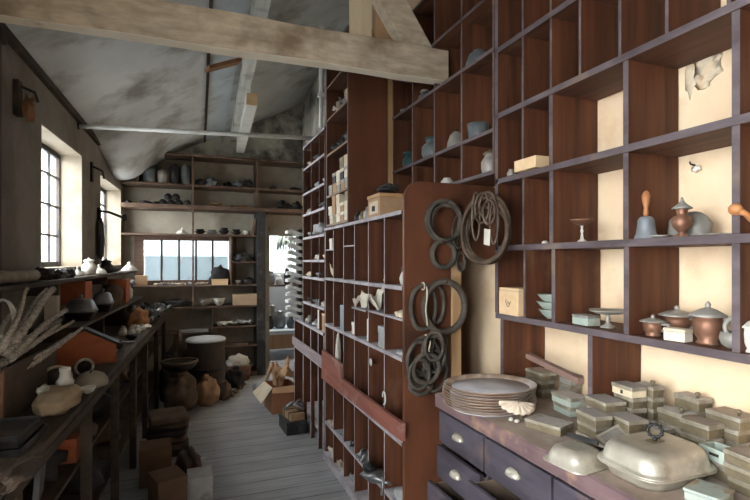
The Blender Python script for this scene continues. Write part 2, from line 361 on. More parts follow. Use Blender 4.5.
# back window
e = bpy.data.objects.new('window_5', None); COL.objects.link(e); e['kind'] = 'structure'
mb = MB(); Yw = YB-.01
mb.box(wx0-.02, wx0+.085, Yw-.05, YB+.1, wz0, wz1+.05); mb.box(wx1-.07, wx1+.02, Yw-.05, YB+.1, wz0, wz1+.05)
mb.box(wx0+.085, wx1-.07, Yw-.05, YB+.1, wz1-.03, wz1+.05); mb.box(wx0+.085, wx1-.07, Yw-.05, YB+.1, wz0-.01, wz0+.05)
mb.build('window_frame', mat('brown_window_frame', (.15,.085,.06), (.09,.05,.035), scale=5, stretch=GR_X), e)
gx0, gx1 = wx0+.085, wx1-.07
for k in range(5):
    a = gx0+(gx1-gx0)*k/5; b = gx0+(gx1-gx0)*(k+1)/5
    g = MB(); g.box(a+.008, b-.008, YB+.03, YB+.034, wz0+.05, wz1-.03); g.build('window_pane', FROST, e)
    if k:
        g = MB(); g.box(a-.012, a+.012, YB-.02, YB+.05, wz0+.05, wz1-.03); g.build('glazing_bar', DARK, e)
# what stands outside the back window and what the side windows face
mb = MB(); mb.box(-3.0, .74, 8.6, 8.8, 0, 1.58); struct('wall_outside_back', mb, OUTBLUE)
mb = MB(); mb.box(-14, 14, -14, -1.9, -.4, -.14); mb.box(-14, -1.7, -1.9, 14, -.4, -.14); mb.box(-1.7, .74, 7.1, 14, -.4, -.14); struct('ground_outside', mb, OUTWHITE)
# ---------------------------------------------------------------- roof timbers and fittings
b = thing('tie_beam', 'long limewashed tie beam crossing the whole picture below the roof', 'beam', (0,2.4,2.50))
mb = MB(); NB = 30
vs = []; fs = []
for i in range(NB+1):
    x = XL(2.4)+.002+(1.36-XL(2.4))*i/NB
    j = [.006*noise.noise(Vector((x*3, q*3.7, 1))) for q in range(4)]
    vs += [(x, 0+j[0], 0+j[1]), (x, .085+j[2], .0+j[3]), (x, .085, .175+j[0]), (x, 0+j[1], .175+j[2])]
for i in range(NB):
    a = i*4
    for k in range(4): fs.append((a+k, a+(k+1) % 4, a+4+(k+1) % 4, a+4+k))
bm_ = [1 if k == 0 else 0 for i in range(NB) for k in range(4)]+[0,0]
fs += [(3,2,1,0), (NB*4, NB*4+1, NB*4+2, NB*4+3)]
mb.add(vs, fs, bm_); mb.build('timber', [BEAMW, mat('lit_beam_underside', (.88,.80,.66), (.78,.68,.53), (.45,.33,.22), scale=4, stain=4, slo=.6, shi=.75)], b, bevel=.006)  # underside coloured paler, standing in for light from below
p0, p1 = pY(383,0,2.42), pY(423,46,2.42); dirn = (p0-p1).normalized(); a0 = p1-dirn*.02+Vector((.02,0,0)); a1 = p1+dirn*1.1
def timber(name, label, a, b_, w, d, m, cat='beam', bev=.004):
    a = Vector(a); b_ = Vector(b_); o = thing(name, label, cat, a)
    v = b_-a; L = v.length; mb_ = MB(); mb_.cbox((0,0,L/2), (w, d, L)); q = mb_.build('timber', m, o, bevel=bev)
    o.rotation_euler = v.to_track_quat('Z', 'Y').to_euler(); return o
def slab_xz(name, label, cat, poly, y0, y1, m, bev=.004):
    o = thing(name, label, cat, (poly[0][0], (y0+y1)/2, min(p[1] for p in poly)))
    mb_ = MB(); mb_.prism([(p[0]-poly[0][0], p[1]-o.location.z) for p in poly], 'y', y0-o.location.y, y1-o.location.y); mb_.build('timber', m, o, bevel=bev); return o
zt = 2.676
q = [pY(401,41,2.42), pY(431,46,2.42), pY(409,-8,2.42), pY(377,-8,2.42)]
slab_xz('roof_strut', 'slanting limewashed strut rising left from the right end of the tie beam', 'beam', [(q[0].x,zt),(q[1].x,zt),(q[1].x-.42,zt+.62),(q[0].x-.42,zt+.62)], 2.402, 2.482, BEAMW)
x1 = pY(350,20,2.6).x; x2 = pY(371,20,2.6).x
slab_xz('plank', 'raw pale upright plank behind the tie beam beside the strut', 'plank', [(x1,2.70),(x2,2.66),(x2+.01,3.36),(x1,3.34)], 2.59, 2.62, mat('raw_plank', (.72,.60,.42), (.60,.47,.30), scale=3, stretch=GR_Z))
x1 = pY(374,20,2.6).x; x2 = pY(392,20,2.6).x
slab_xz('plank', 'short brown upright timber behind the tie beam right of the raw pale plank', 'plank', [(x1,2.64),(x2,2.64),(x2,3.38),(x1,3.38)], 2.58, 2.63, LIGHTWOOD)
# purlin
mb = MB(); P0, P1 = (.43,2.2,3.25), (.60,6.88,3.13)
o = thing('purlin', 'whitewashed purlin running to the back wall under the roof lining', 'beam', P0)
v = Vector(P1)-Vector(P0); o.rotation_euler = (math.asin(v.z/v.length), 0, -math.atan2(v.x, v.y))
mb.box(-.05, .05, 0, v.length, -.02, .12); mb.build('timber', mat('whitewashed_purlin', (.64,.65,.61), (.48,.48,.44), (.25,.23,.2), scale=4, stretch=GR_Y, stain=4), o, bevel=.004)
o = thing('rusty_board', 'short rusty orange board under the roof lining left of the purlin', 'board', (.16,4.25,3.06))
mb = MB(); mb.box(0, .30, -.06, .06, 0, .03); mb.build('board', RUSTY, o, bevel=.004); o.rotation_euler = (0, math.radians(-26), .25)
# hanging batten + cord
o = thing('hanging_batten', 'white batten with a bare wood end hanging by a cord below the purlin', 'batten', (.557,4.6,2.95)); o.rotation_euler = (0,0,-.048)
mb = MB(); mb.box(-.05, .05, .012, 2.1, -.02, .09); mb.build('batten', WHITEMET, o, bevel=.004)
mb = MB(); mb.box(-.05, .05, 0, .0118, -.02, .09); mb.build('end_block', PINE, o)
mb = MB(); mb.tube([(-.01,.05,.09),(-.012,.05,.16),(-.0,.04,.25),(-.03,.02,.30)], .006, 6); mb.build('cord', WHITEMET, o)
# tie rod and conduit
a = Vector((-.862,4.70,2.625)); b_ = Vector((1.29,4.37,2.625))
o = thing('tie_rod', 'thin pale pipe spanning from the left wall to the shelving under the roof', 'pipe', a)
mb = MB(); mb.tube([(0,0,0), tuple(b_-a)], .018, 10); mb.build('rod', WHITEMET, o)
mb = MB(); mb.lathe([(.03,0),(.03,.02),(.018,.025)], n=12); f = mb.build('wall_flange', IRON, o); f.rotation_euler = (0, PI/2, 0)
o = thing('conduit_pipe', 'white vertical conduit running down beside the tall shelving', 'pipe', (.955,3.64,2.517))
mb = MB(); mb.tube([(0,0,0),(0,0,.52),(.005,.0,.78)], .016, 10); mb.build('pipe', WHITEMET, o)
mb = MB(); mb.cbox((.0,0,.25), (.05,.04,.03)); mb.build('clip', WHITEMET, o)
# post at the left edge
o = thing('wall_post', 'dark timber post against the left wall at the picture edge', 'post', (XL(3.02)+.004,3.02,0))
mb = MB(); mb.box(-.0, .035, -.04, .04, .0, 2.62); mb.build('timber', DARK, o, bevel=.006)
mb = MB(); mb.cbox((.03,0,2.645), (.06,.10,.05)); mb.build('cap', DARK, o, bevel=.01)
# timber post right of the tall cabinet
o = thing('timber_post', 'reddish bare timber post right of the tall dark cabinet side', 'post', (1.305,3.10,1.75))
mb = MB(); mb.box(-.035, .035, -.03, .03, .002, 1.6); mb.build('timber', LIGHTWOOD, o, bevel=.006)

# peeled scar in the plaster of an upper pigeonhole
c_ = pX(707,66,XW); mb = MB(); mb.lump((0,0,0),(.003,.045,.05),12,.5,2.4,3); mb.lump((0,.055,-.02),(.004,.02,.05),14,.5,2.2,2); o = mb.build('trim_12', mat('peeled_plaster', (.76,.64,.48), (.55,.45,.33), (.64,.44,.27), scale=24, stain=20)); o.location = (XW-.001,c_.y,c_.z); o['kind'] = 'structure'
# ================================================================ SHELVING
def part_box(name, parent, mats, *a, bevel=0.0015, **k):
    mb = MB(); mb.box(*a, **k); return mb.build(name, mats, parent, bevel=bevel)
UP = [WOODV, EDGE, WOODV]; SH = [WOODH, EDGE, WOODH]
# --- large pigeonhole wall on the right
XR, XB = 1.30, 1.526
rk = thing('pigeonhole_wall', 'tall dark pigeonhole shelving above the drawer counter on the right wall', 'shelving', (1.4,1.1,1.24))
def rp(name, mats, x0, x1, y0, y1, z0, z1, parent=rk, **k):
    l = parent.location; return part_box(name, parent, mats, x0-l.x, x1-l.x, y0-l.y, y1-l.y, z0-l.z, z1-l.z, **k)
rows = [1.255,1.557,1.857,2.150,2.445,2.745,3.05]
for z in rows: rp('shelf', SH, XR, XB, .30, 1.872, z-.012, z+.012, fx=1)
rowdiv = {0:[.835,1.168,1.500,1.672],1:[.835,1.170,1.512,1.680],2:[.835,1.170,1.514,1.683],3:[.852,1.027,1.193,1.365,1.514,1.683],4:[.852,1.027,1.193,1.365,1.514,1.683],5:[.852,1.027,1.193,1.365,1.514,1.683]}
for i, ds in rowdiv.items():
    for y in ds+[.50]:
        t = .006 if (abs(y-1.68) < .02 or i >= 3) else .0105
        rp('divider', UP, XR+.003, XB, y-t, y+t, rows[i]+.0125, rows[i+1]-.0125, fx=1)
    for ya, yb in ((1.675+.012,1.850),(1.515+.012,1.672-.01)):      # half shelves set back in the narrow holes
        z = (rows[i]+rows[i+1])/2
        if i > 0: rp('half_shelf', [RAILRED], 1.44, XB, ya, yb, z-.006, z+.006, bevel=0)
rp('upright', UP, XR, XB, 1.852, 1.875, rows[0]+.0125, 3.04, fx=1)
rp('support_panel', UP, XR, XB, 1.812, 1.834, .914, rows[0]-.0125, fx=1)
rp('support_panel', UP, XR, XB, 1.304, 1.326, .914, rows[0]-.0125, fx=1)
rp('support_panel', UP, XR, XB, .40, .422, .914, rows[0]-.0125, fx=1)
# --- upper pigeonholes further along
ul = thing('pigeonhole_wall', 'upper pigeonholes between the coil board and the tie beam end', 'shelving', (1.4,2.5,1.74))
for z in (1.905,2.098,2.465,2.725,3.04): rp('shelf', SH, XR, XB, 1.880, 3.06, z-.009, z+.009, parent=ul, fx=1)
zz = (1.905,2.098,2.465,2.725,3.04)
for i in range(4):
    for y in (1.890,2.168,2.460,2.749,3.05): rp('divider', UP, XR+.002, XB, y-.0075, y+.0075, zz[i]+.0095, zz[i+1]-.0095, parent=ul, fx=1)
rp('back_panel', [mat('dark_back_board', (.07,.06,.048), (.04,.034,.028), scale=4)], XB-.012, XB, 2.758, 3.042, 2.11, 3.03, parent=ul)
# --- the middle cabinet: six columns of tall pigeonholes, end panel carrying the coils
X0, X1 = .978, 1.23
mc = thing('pigeonhole_cabinet', 'long brown pigeonhole cabinet with a round-topped end panel in the middle', 'cabinet', (1.1,2.9,0))
MU = [WOODV, DUSTEDGE, DUST]; MS = [WOODH, DUSTEDGE, DUST]
def cp(name, mats, x0, x1, y0, y1, z0, z1, **k): return rp(name, mats, x0, x1, y0, y1, z0, z1, parent=mc, **k)
poly = [(X0,.0),(X0,1.80)]
for k in range(9):
    a = PI-PI/2*k/8; poly.append((X0+.088+.088*math.cos(a), 1.802+.088*math.sin(a)))
poly += [(1.47,1.890),(1.515,1.875),(1.524,1.84),(1.524,1.50),(1.235,1.50),(1.235,.0)]
mb = MB(); mb.prism([(p[0]-1.1, p[1]) for p in poly], 'y', 2.158-2.9, 2.178-2.9); mb.build('end_panel', PANEL, mc, bevel=.003)
YE = 3.612
divs = [2.415,2.660,2.913,3.140,3.385]
mids = [2.158+.02]+divs+[YE]
cp('top_board', MS, X0-.006, X1, 2.1785, YE, 1.728, 1.748, fx=1, top=2)
for z, yl in ((1.366,YE),(1.018,YE),(.605,YE),(.280,YE)): cp('shelf', MS, X0-.002, X1, 2.1785, yl, z-.010, z+.010, fx=1, top=2)
cp('base_board', MS, X0-.012, X1, 2.1785, YE+.01, .0, .055, fx=1, top=2)
lev = [.0555,.2695,.2905,.5945,.6155,1.0075,1.0285,1.3555,1.3765,1.7275]
for k in range(0, 10, 2):
    for y in divs: cp('divider', MU, X0+.001, X1, y-.005, y+.005, lev[k], lev[k+1], fx=1)
cp('far_side', MU, X0+.001, X1, YE-.012, YE, .0555, 1.7275, fx=1)
cp('back_panel', [WOODV], X1, X1+.01, 2.1785, YE, .0, 1.748)
cp('part_shelf', MS, X0+.002, X1, 2.1785, 2.41, 1.205, 1.217, fx=1, top=2)
cp('part_shelf', MS, X0+.002, X1, 2.42, 2.655, 1.205, 1.217, fx=1, top=2)
cp('part_shelf', MS, X0-.012, X1, 2.665, 2.93, 1.203, 1.213, fx=1, top=2)
cp('part_shelf', MS, X0+.002, X1, 3.391, 3.60, 1.578, 1.586, fx=1, top=2)
cp('part_shelf', MS, X0+.002, X1, 2.919, 3.135, 1.594, 1.602, fx=1, top=2)
# worn red rail across the front, broken down to half height
mb = MB(); mb.prism([(2.135-2.9,.640),(2.135-2.9,.724),(2.6-2.9,.722),(3.126-2.9,.722),(3.14-2.9,.815),(3.61-2.9,.826),(3.62-2.9,.61)], 'x', X0-.026-1.1, X0-.0025-1.1); mb.build('front_rail', RAILRED, mc, bevel=.002)
# --- tall cabinet on top of it
tc_ = thing('tall_cabinet', 'tall dark cabinet standing on the pigeonhole cabinet up to the tie beam', 'cabinet', (1.12,3.33,1.749))
def tp(name, mats, *a, **k): return rp(name, mats, *a, parent=tc_, **k)
tp('side_panel', [PANEL, EDGE], .985, 1.265, 3.060, 3.080, 1.749, 3.05, fx=1)
tp('side_panel', [WOODV, EDGE], .985, 1.265, 3.585, 3.603, 1.749, 3.05, fx=1)
tp('back_panel', [WOODV], 1.255, 1.265, 3.0805, 3.5845, 1.749, 3.05)
tp('top_board', SH, .985, 1.255, 3.0805, 3.5845, 3.03, 3.05, fx=1)
for z in (1.765,1.98,2.29,2.555,2.80): tp('shelf', [WOODH, mat('bare_shelf_edge', (.27,.19,.13), (.18,.12,.08), scale=5)], .985, 1.254, 3.0805, 3.5845, z-.008, z+.008, fx=1)
# --- far cabinet: narrow pigeonholes over a deeper base
fc = thing('narrow_cabinet', 'far narrow pigeonhole cabinet with grey shelf edges next to the doorway', 'cabinet', (1.12,4.0,.95))
def fp(name, mats, *a, **k): return rp(name, mats, *a, parent=fc, **k)
for z in (1.13,1.355,1.50,1.70,1.905,2.092,2.315,2.515): fp('shelf', MS, .976, 1.27, 3.625, 4.365, z-.010, z+.010, fx=1, top=2)
for y in (3.622,3.79,4.06,4.358): fp('divider', [WOODV, EDGE], .979, 1.269, y-.006, y+.006, .951, 2.50, fx=1)
fp('back_panel', [WOODV], 1.27, 1.28, 3.62, 4.365, .951, 2.525)
bs_ = thing('base_cabinet', 'low open base under the far narrow cabinet with a mauve rail', 'cabinet', (1.12,4.2,0))
def bp_(name, mats, *a, **k): return rp(name, mats, *a, parent=bs_, **k)
bp_('top_board', MS, .968, 1.28, 3.63, 4.76, .930, .950, fx=1, top=2)
bp_('rail', [mat('mauve_rail', (.36,.29,.31), (.24,.18,.19), scale=5, stretch=GR_Y)], .960, .977, 3.632, 4.76, .690, .765)
for y in (3.64,3.82,4.07,4.36,4.745): bp_('divider', [WOODV, DUSTEDGE], .978, 1.27, y-.010, y+.010, .6755, .9295, fx=1); bp_('leg', [WOODV, DUSTEDGE], .978, 1.27 if y > 4.7 else 1.01, y-.012, y+.012, 0, .6595, fx=1)
bp_('shelf', MS, .979, 1.27, 3.63, 4.755, .66, .675, fx=1, top=2)
bp_('back_panel', [TERRA], 1.27, 1.28, 3.63, 4.76, .10, .9295)
bp_('shelf', MS, 1.011, 1.27, 3.63, 4.73, .10, .115, fx=1, top=2)
# thin batten standing on the counter by the end panel
o = thing('timber_batten', 'narrow bare upright batten between the coil board and the cream plaster', 'batten', (1.268,2.17,.0)); mb = MB(); mb.box(-.028, .028, -.012, .012, .0, 1.495); mb.build('timber', LIGHTWOOD, o, bevel=.003)
# --- drawer counter
ch = thing('drawer_chest', 'blue-black chest of drawers with metal cup handles under the right counter', 'chest of drawers', (1.28,1.0,0))
def dp(name, mats, *a, parent=ch, **k): return rp(name, mats, *a, parent=parent, **k)
YS = [1.925,1.572,1.203,.838,.47,.12]; ZS = [.850,.702,.550,.395,.20,.05]
for y in YS: dp('upright', [DRAWER], 1.056, 1.515, y-.006, y+.006, .0, .8525)
dp('back_panel', [DARK], 1.515, 1.526, .12, 1.93, 0, .8525)
for z in ZS[1:]:
    for k in range(5): dp('runner', [DARK], 1.06, 1.514, YS[k+1]+.0065, YS[k]-.0065, z-.004, z+.002)
outs = {(0,1):.012,(1,1):.075,(0,2):.058,(1,2):.02,(0,0):.0,(2,1):.03}
HND = {}
for c in range(5):
    for r in range(4):
        ya, yb = YS[c+1]+.010, YS[c]-.010; za, zb = ZS[r+1]+.008, ZS[r]-.010
        ox = outs.get((c, r), 0)
        mb = MB(); xf = 1.040-ox
        L = Vector((1.28,1.0,0))
        def bb(x0,x1,y0,y1,z0,z1,m=0): mb.box(x0-L.x,x1-L.x,y0-L.y,y1-L.y,z0-L.z,z1-L.z,m)
        bb(xf, xf+.017, ya-.004, yb+.004, za-.004, zb)
        bb(xf+.0172, xf+.42, ya, ya+.008, za, zb-.012, 1); bb(xf+.0172, xf+.42, yb-.008, yb, za, zb-.012, 1)
        bb(xf+.0172, xf+.42, ya+.008, yb-.008, za, za+.006, 1); bb(xf+.412, xf+.42, ya+.008, yb-.008, za+.006, zb-.012, 1)
        d = mb.build('drawer', [DRAWER, DRAWIN], ch, bevel=.002)
        yc, zc_ = (ya+yb)/2, (za+zb)/2
        hm = MB()                                   # cup handle: quarter shell over a back plate
        n = 10; vs = []; fs = []
        for i in range(n+1):
            a = PI*i/n
            for j in range(6):
                b = PI/2*j/5
                vs.append((xf-L.x-.0235*math.sin(b)*(.35+.65*math.sin(a)), yc-L.y+.034*math.cos(a), zc_-L.z+.004+.026*math.cos(b)*math.sin(a)**.7-.010))
        for i in range(n):
            for j in range(5): q = i*6+j; fs.append((q, q+1, q+7, q+6))
        hm.add(vs, fs, 0, True)
        h = hm.build('cup_handle', SILVER, d, solid=.003)
wt = thing('counter_top', 'long dusty worn counter top over the drawers on the right', 'worktop', (1.28,1.0,.853))
mb = MB(); n = 40; vs = []; fs = []
for i in range(n+1):
    y = .10+(1.945-.10)*i/n; w = .004*noise.noise(Vector((y*9,1,1)))
    vs += [(1.034+w-1.28,y-1,.0005),(1.034+w*1.6-1.28,y-1,.052),(1.040+w-1.28,y-1,.058),(1.526-1.28,y-1,.058),(1.526-1.28,y-1,.0005)]
for i in range(n):
    for k in range(5): fs.append((i*5+k, i*5+(k+1) % 5, i*5+5+(k+1) % 5, i*5+5+k))
ms = [[1,1,0,0,0][k] for i in range(n) for k in range(5)]
fs += [(4,3,2,1,0), tuple(n*5+k for k in range(5))]; ms += [1,1]
mb.add(vs, fs, ms); mb.build('board', [CNTTOP, CNTEDGE], wt)
ZT = .9115
# ================================================================ LEFT BENCH AND LEDGES (turned with the left wall)
wb = thing('workbench', 'long dark open-shelved workbench along the left window wall', 'workbench', (-1.086,0,0), LROT)
def lp(name, mats, *a, parent=wb, **k): return part_box(name, parent, mats, *a, **k)
lp('bench_top', [DARKH, DARKH, DARKH], .012, .55, 1.2, 6.25, .872, .898)
for y in (1.25,1.75,2.62,3.30,3.98,4.62,5.45,6.2): lp('post', [DARKH], .50, .54, y-.022, y+.022, 0, .8715)
for y in (1.25,2.62,4.62): lp('post', [DARKH], .02, .06, y-.022, y+.022, 0, .8715)
for k, z in enumerate((.56,.22)):
    lp('lower_shelf', [DARKH], .02, .495, 1.22, 6.2, z, z+.018)
lp('front_board', [DARK], .541, .555, 1.22, 6.2, .835, .8715)
t1 = thing('raised_shelf', 'narrow raised shelf board standing at the back of the left bench', 'shelf', (-1.086,0,0), LROT)
lp('board', [DARKH], .015, .31, 3.42, 6.1, 1.083, 1.10, parent=t1)
for y in (3.45,4.2,5.15): lp('support', [DARK], .03, .29, y-.012, y+.012, .8985, 1.0825, parent=t1)
lg = thing('window_ledge', 'long ledge board below the barred windows on the left wall', 'shelf', (-1.086,0,0), LROT)
lp('board', [DARKH], .002, .215, 2.0, 6.35, 1.365, 1.388, parent=lg)
for y in (3.5,4.9): lp('bracket', [DARK], .01, .18, y-.012, y+.012, 1.29, 1.3645, parent=lg)
# --- rack on the back wall
br = thing('back_rack', 'brown plank shelving rack around the window on the back wall', 'shelving', (0,6.7,0))
def kp(name, x0, x1, y0, y1, z0, z1, m=BSHELF): return rp(name, [m], x0, x1, y0, y1, z0, z1, parent=br)
YA, YZ = 6.55, 6.885
XLb = XL(6.7)+.01
kp('top_board', -.575, 1.52, YA, YZ, 2.815, 2.84)
kp('shelf', XLb, 1.52, YA, YZ, 2.435, 2.46)
kp('thick_shelf', XLb, 1.52, YA-.06, YZ, 2.145, 2.195)
kp('shelf', XLb, .855, YA, YZ, 1.818, 1.840)
kp('sill_shelf', XLb, .855, YA, 6.835, 1.175, 1.192)
kp('shelf', XLb, .855, YA, YZ, .905, .925)
kp('shelf', .315, .855, YA, YZ, .645, .660); kp('shelf', XLb, .297, YA, YZ, .585, .60)
kp('shelf', .315, .855, YA, YZ, .385, .40)
kp('upright', -.572, -.552, YA+.01, YZ, 2.4605, 2.8145)
kp('upright', .060, .082, YA-.005, YA+.05, .9255, 2.1445); kp('upright', .060, .082, YA+.005, YZ, 2.1955, 2.4345); kp('upright', .060, .082, YA+.005, YZ, 2.4605, 2.8145)
kp('upright', .855, .880, YA+.003, YZ, 2.1955, 2.4345); kp('upright', .855, .880, YA+.003, YZ, 2.4605, 2.8145)
kp('upright', .525, .545, YA+.02, 6.835, 1.1925, 1.8175); kp('upright', .298, .314, YA+.01, YZ, .0, .9045)
kp('shelf', .5455, .855, YA+.01, YZ, 1.475, 1.490)
kp('black_upright', .8555, .965, YA-.02, YZ, 0, 2.1445, BLACKB)
kp('base_board', XLb, .855, YA, YZ, .0, .06)
# ================================================================ THINGS ON THE RIGHT
def lathe_part(name, prof, m, parent=None, c=(0,0,0), n=24, sx=1, sy=1, **k):
    mb = MB(); mb.lathe(prof, c, n, sx=sx, sy=sy, ring=name in ('rim','hoop')); return mb.build(name, m, parent, **k)
def cellY(u, v, X=1.39): return pX(u, v, X).y
def rowz(i): return rows[i]+.0128
# hand bell
o = thing('hand_bell', 'grey hand bell with a turned orange wood handle on the shelf', 'bell', (1.36, cellY(646,240,1.36), rowz(1)))
lathe_part('bell', [(.038,0),(.037,.004),(.030,.016),(.026,.040),(.024,.060),(.017,.070),(.006,.073),(0,.073)], mat('bell_metal', (.27,.29,.325), (.18,.19,.215), (.36,.35,.33), scale=7, stain=9, metal=.3, rough=.45), o)
lathe_part('handle', [(.007,.072),(.008,.085),(.006,.098),(.011,.118),(.013,.135),(.009,.147),(.004,.153),(0,.154)], TURN, o, n=14)
# urn shaped pot
o = thing('pepper_pot', 'small copper urn with a spiked lid beside the hand bell', 'pot', (1.365, cellY(682,238,1.365), rowz(1)))
lathe_part('body', [(.020,0),(.021,.004),(.009,.012),(.010,.016),(.024,.030),(.028,.044),(.024,.058),(.014,.066),(.015,.078),(.019,.084)], COPPER, o)
lathe_part('lid', [(.027,.084),(.027,.087),(.018,.094),(.008,.102),(.006,.106),(.004,.112),(.003,.118),(0,.119)], PEWTER, o)
# domed dish leaning at the back
Yd = cellY(692,236,1.46)
o = thing('dish_cover', 'dusty domed dish cover leaning behind the copper urn', 'dish', (1.445, Yd, rowz(1)))
mb = MB(); mb.lump((0,0,.028), (.040,.068,.055), 4, .12, 1.2, flat=-.5); mb.build('cover', PEWTER, o)
lathe_part('rim', [(.03,0),(.052,.001),(.054,.004),(.03,.006)], PEWTER, o, sy=1.35, sx=.85)
sau = None
for k, (u, X, r, lab) in enumerate([(660,1.37,.030,'flat tarnished saucer right beside the hand bell'),(702,1.39,.028,'flat tarnished saucer in front of the domed dish cover'),(716,1.40,.026,'flat tarnished saucer second from the right upright'),(728,1.41,.022,'small flat saucer nearest the right upright')]):
    loc = (X, cellY(u,238,X), rowz(1)+.0004)
    if not sau:
        sau = thing('saucer', lab, 'saucer', loc, 0, 'flat saucers on the bell shelf')
        lathe_part('plate', [(.014,0),(.028,.004),(.031,.009),(.030,.0095),(.013,.004),(0,.004)], PEWTER, sau)
        lathe_part('foot_ring', [(.010,0.0),(.012,.0042),(0,.0042)], BRASSY, sau, n=16)
    else: copy_thing(sau, loc, k, lab, r/.030)
# turned orange wooden piece at the right edge
o = thing('wooden_scoop', 'orange turned wooden scoop leaning in the rightmost pigeonhole', 'scoop', (1.345, .797, rowz(1)))
mb = MB(); mb.tube([(.0,-.010,.006),(-.012,-.004,.010),(-.03,.004,.030),(-.05,.010,.048),(-.060,.016,.054)], [.006,.011,.008,.007,.009], 10); mb.build('handle', ORANGEW, o)
mb = MB(); mb.lump((-.062,.026,.060), (.013,.017,.015), 3, .1); mb.build('bowl', ORANGEW, o)
# bottom row: lidded pots
def lidpot(name, label, loc, r, h, lidm, bodm, handle=None, knob=.014, sx=1, rot=0):
    o = thing(name, label, 'pot', loc, rot)
    lathe_part('body', [(r*.72,0),(r*.75,h*.06),(r*.62,h*.12),(r*.86,h*.28),(r*.95,h*.55),(r*.90,h*.70),(r,h*.74)], bodm, o, n=8 if bodm is COPPER else 24, sx=sx)
    lathe_part('lid', [(r*1.16,h*.74),(r*1.16,h*.78),(r*.9,h*.84),(r*.5,h*.93),(r*.2,h*.97),(r*.14,h*1.0),(r*.20,h*1.05),(r*.07,h*1.13),(0,h*1.14)], lidm, o, sx=sx)
    if handle:
        mb = MB(); y = -r*.95
        mb.tube([(0,y,h*.3)]+[(0, y-handle*math.sin(PI*k/10), h*.3+(h*.35)*k/10+handle*.4*math.sin(PI*k/10)) for k in range(1,10)]+[(0,y,h*.68)], .0045, 8); mb.build('handle', lidm, o)
    return o
z0 = rowz(0)
lidpot('sugar_bowl', 'small squat copper bowl with a pewter lid left on the bottom shelf', (1.355, cellY(653,340,1.355), z0), .033, .058, PEWTER, COPPER, .022)
lidpot('sugar_bowl', 'wide lidded copper bowl standing behind the small white box', (1.435, cellY(677,334,1.435), z0), .045, .082, PEWTER, COPPER, .030)
lidpot('lidded_jar', 'tallest copper jar with a domed lid behind the nested rings', (1.36, cellY(708,350,1.36), z0), .040, .105, PEWTER, COPPER, None)
o = thing('carton', 'small off-white box in front of the lidded copper bowls', 'box', (1.335, cellY(678,344,1.335), z0), .1)
mb = MB(); mb.cbox((0,0,.013), (.040,.062,.026)); mb.build('body', WHITEP, o, bevel=.002); mb = MB(); mb.cbox((0,0,.0315), (.042,.064,.010)); mb.build('lid', PAPER, o, bevel=.002)
o = thing('round_bowl', 'round pewter bowl holding a loose ring by the right upright', 'bowl', (1.355, cellY(736,352,1.355), z0))
lathe_part('bowl', [(.018,0),(.032,.010),(.038,.026),(.034,.044),(.031,.044),(.034,.027),(.02,.008),(0,.006)], PEWTER, o)
o2 = tag(MB().tube(circ((0,0,0), .026, 'x', 24), .0065, 8, True).build('metal_ring', PEWTER), 'thick pewter ring standing in the round bowl', 'ring')
o2.location = (1.352, o.location.y, z0+.055)
lidpot('lidded_jar', 'pale ceramic jar cut by the right picture edge on the bottom shelf', (1.345, cellY(756,362,1.345), z0), .032, .085, CERAM, CERAM, None)
# tazza cup
def tazza(label, loc, r, h, m1, m2, pts=0):
    o = thing('tazza', label, 'dish', loc)
    lathe_part('stem', [(r*.42,0),(r*.42,.004),(r*.16,.012),(r*.09,h*.4),(r*.16,h*.5),(r*.08,h*.6),(r*.14,h*.72)], m1, o, n=18)
    mb = MB(); mb.lathe([(r*.12,h*.72),(r*.6,h*.80),(r*.95,h*.95),(r*1.0,h),(r*.93,h*.98),(r*.5,h*.84),(0,h*.79)], n=32)
    if pts:
        mb.v = [(x*(1+.22*abs(math.cos(math.atan2(y, x)))**6), y*(1+.25*abs(math.sin(math.atan2(y, x)))**6), z) for x, y, z in mb.v]
    mb.build('bowl', m2, o); return o
tazza('brown tazza cup with two pointed lips alone in its pigeonhole', (1.375, cellY(582,244,1.375), rowz(1)), .040, .085, CERAM, COPPER, 1)
tazza('low dusty tazza with a broad shell top on the bottom shelf', (1.37, cellY(608,331,1.37), z0), .060, .062, PEWTER, PEWTER, 1)
o = thing('carton', 'pale green tin block beside the low broad tazza', 'box', (1.355, cellY(586,328,1.355), z0), -.1)
mb = MB(); mb.cbox((0,0,.014), (.055,.085,.027)); mb.build('body', GREENISH, o, bevel=.003); mb = MB(); mb.cbox((0,0,.0325), (.057,.087,.009)); mb.build('lid', PEWTER, o, bevel=.003)
o = thing('wood_block', 'clean pale pine block jutting from a pigeonhole at upper right', 'block', (1.318, cellY(533,172,1.318), rowz(2)))
mb = MB(); mb.cbox((0,0,.023), (.085,.135,.046)); mb.build('block', PINE, o, bevel=.002)
o = thing('bulb_pot', 'small dusty round pot left of the pale pine block', 'pot', (1.345, cellY(511,174,1.345), rowz(2)))
lathe_part('body', [(.010,0),(.018,.010),(.019,.022),(.010,.033),(.012,.038),(0,.038)], PEWTER, o, n=18)
# pine box with an ink mark
o = thing('pine_box', 'pale pine box with a small ink mark on its front', 'box', (1.345, 1.763, z0))
mb = MB(); mb.cbox((0,0,.052), (.11,.135,.104)); mb.build('body', PINE, o, bevel=.003)
mb = MB(); mb.cbox((.003,0,.1105), (.112,.137,.012)); mb.build('lid', PINE, o, bevel=.003)
mb = MB(); mb.tube([(-.0562,.016-.032*k/12, .058-.022*math.sin(PI*k/12)) for k in range(13)], .0016, 5); mb.tube([(-.0562,.002,.060),(-.0562,-.004,.052),(-.0562,.003,.046)], .0016, 5); mb.tube([(-.0562,.018,.060),(-.0562,.010,.066)], .0014, 5); mb.build('ink_mark', INK, o)
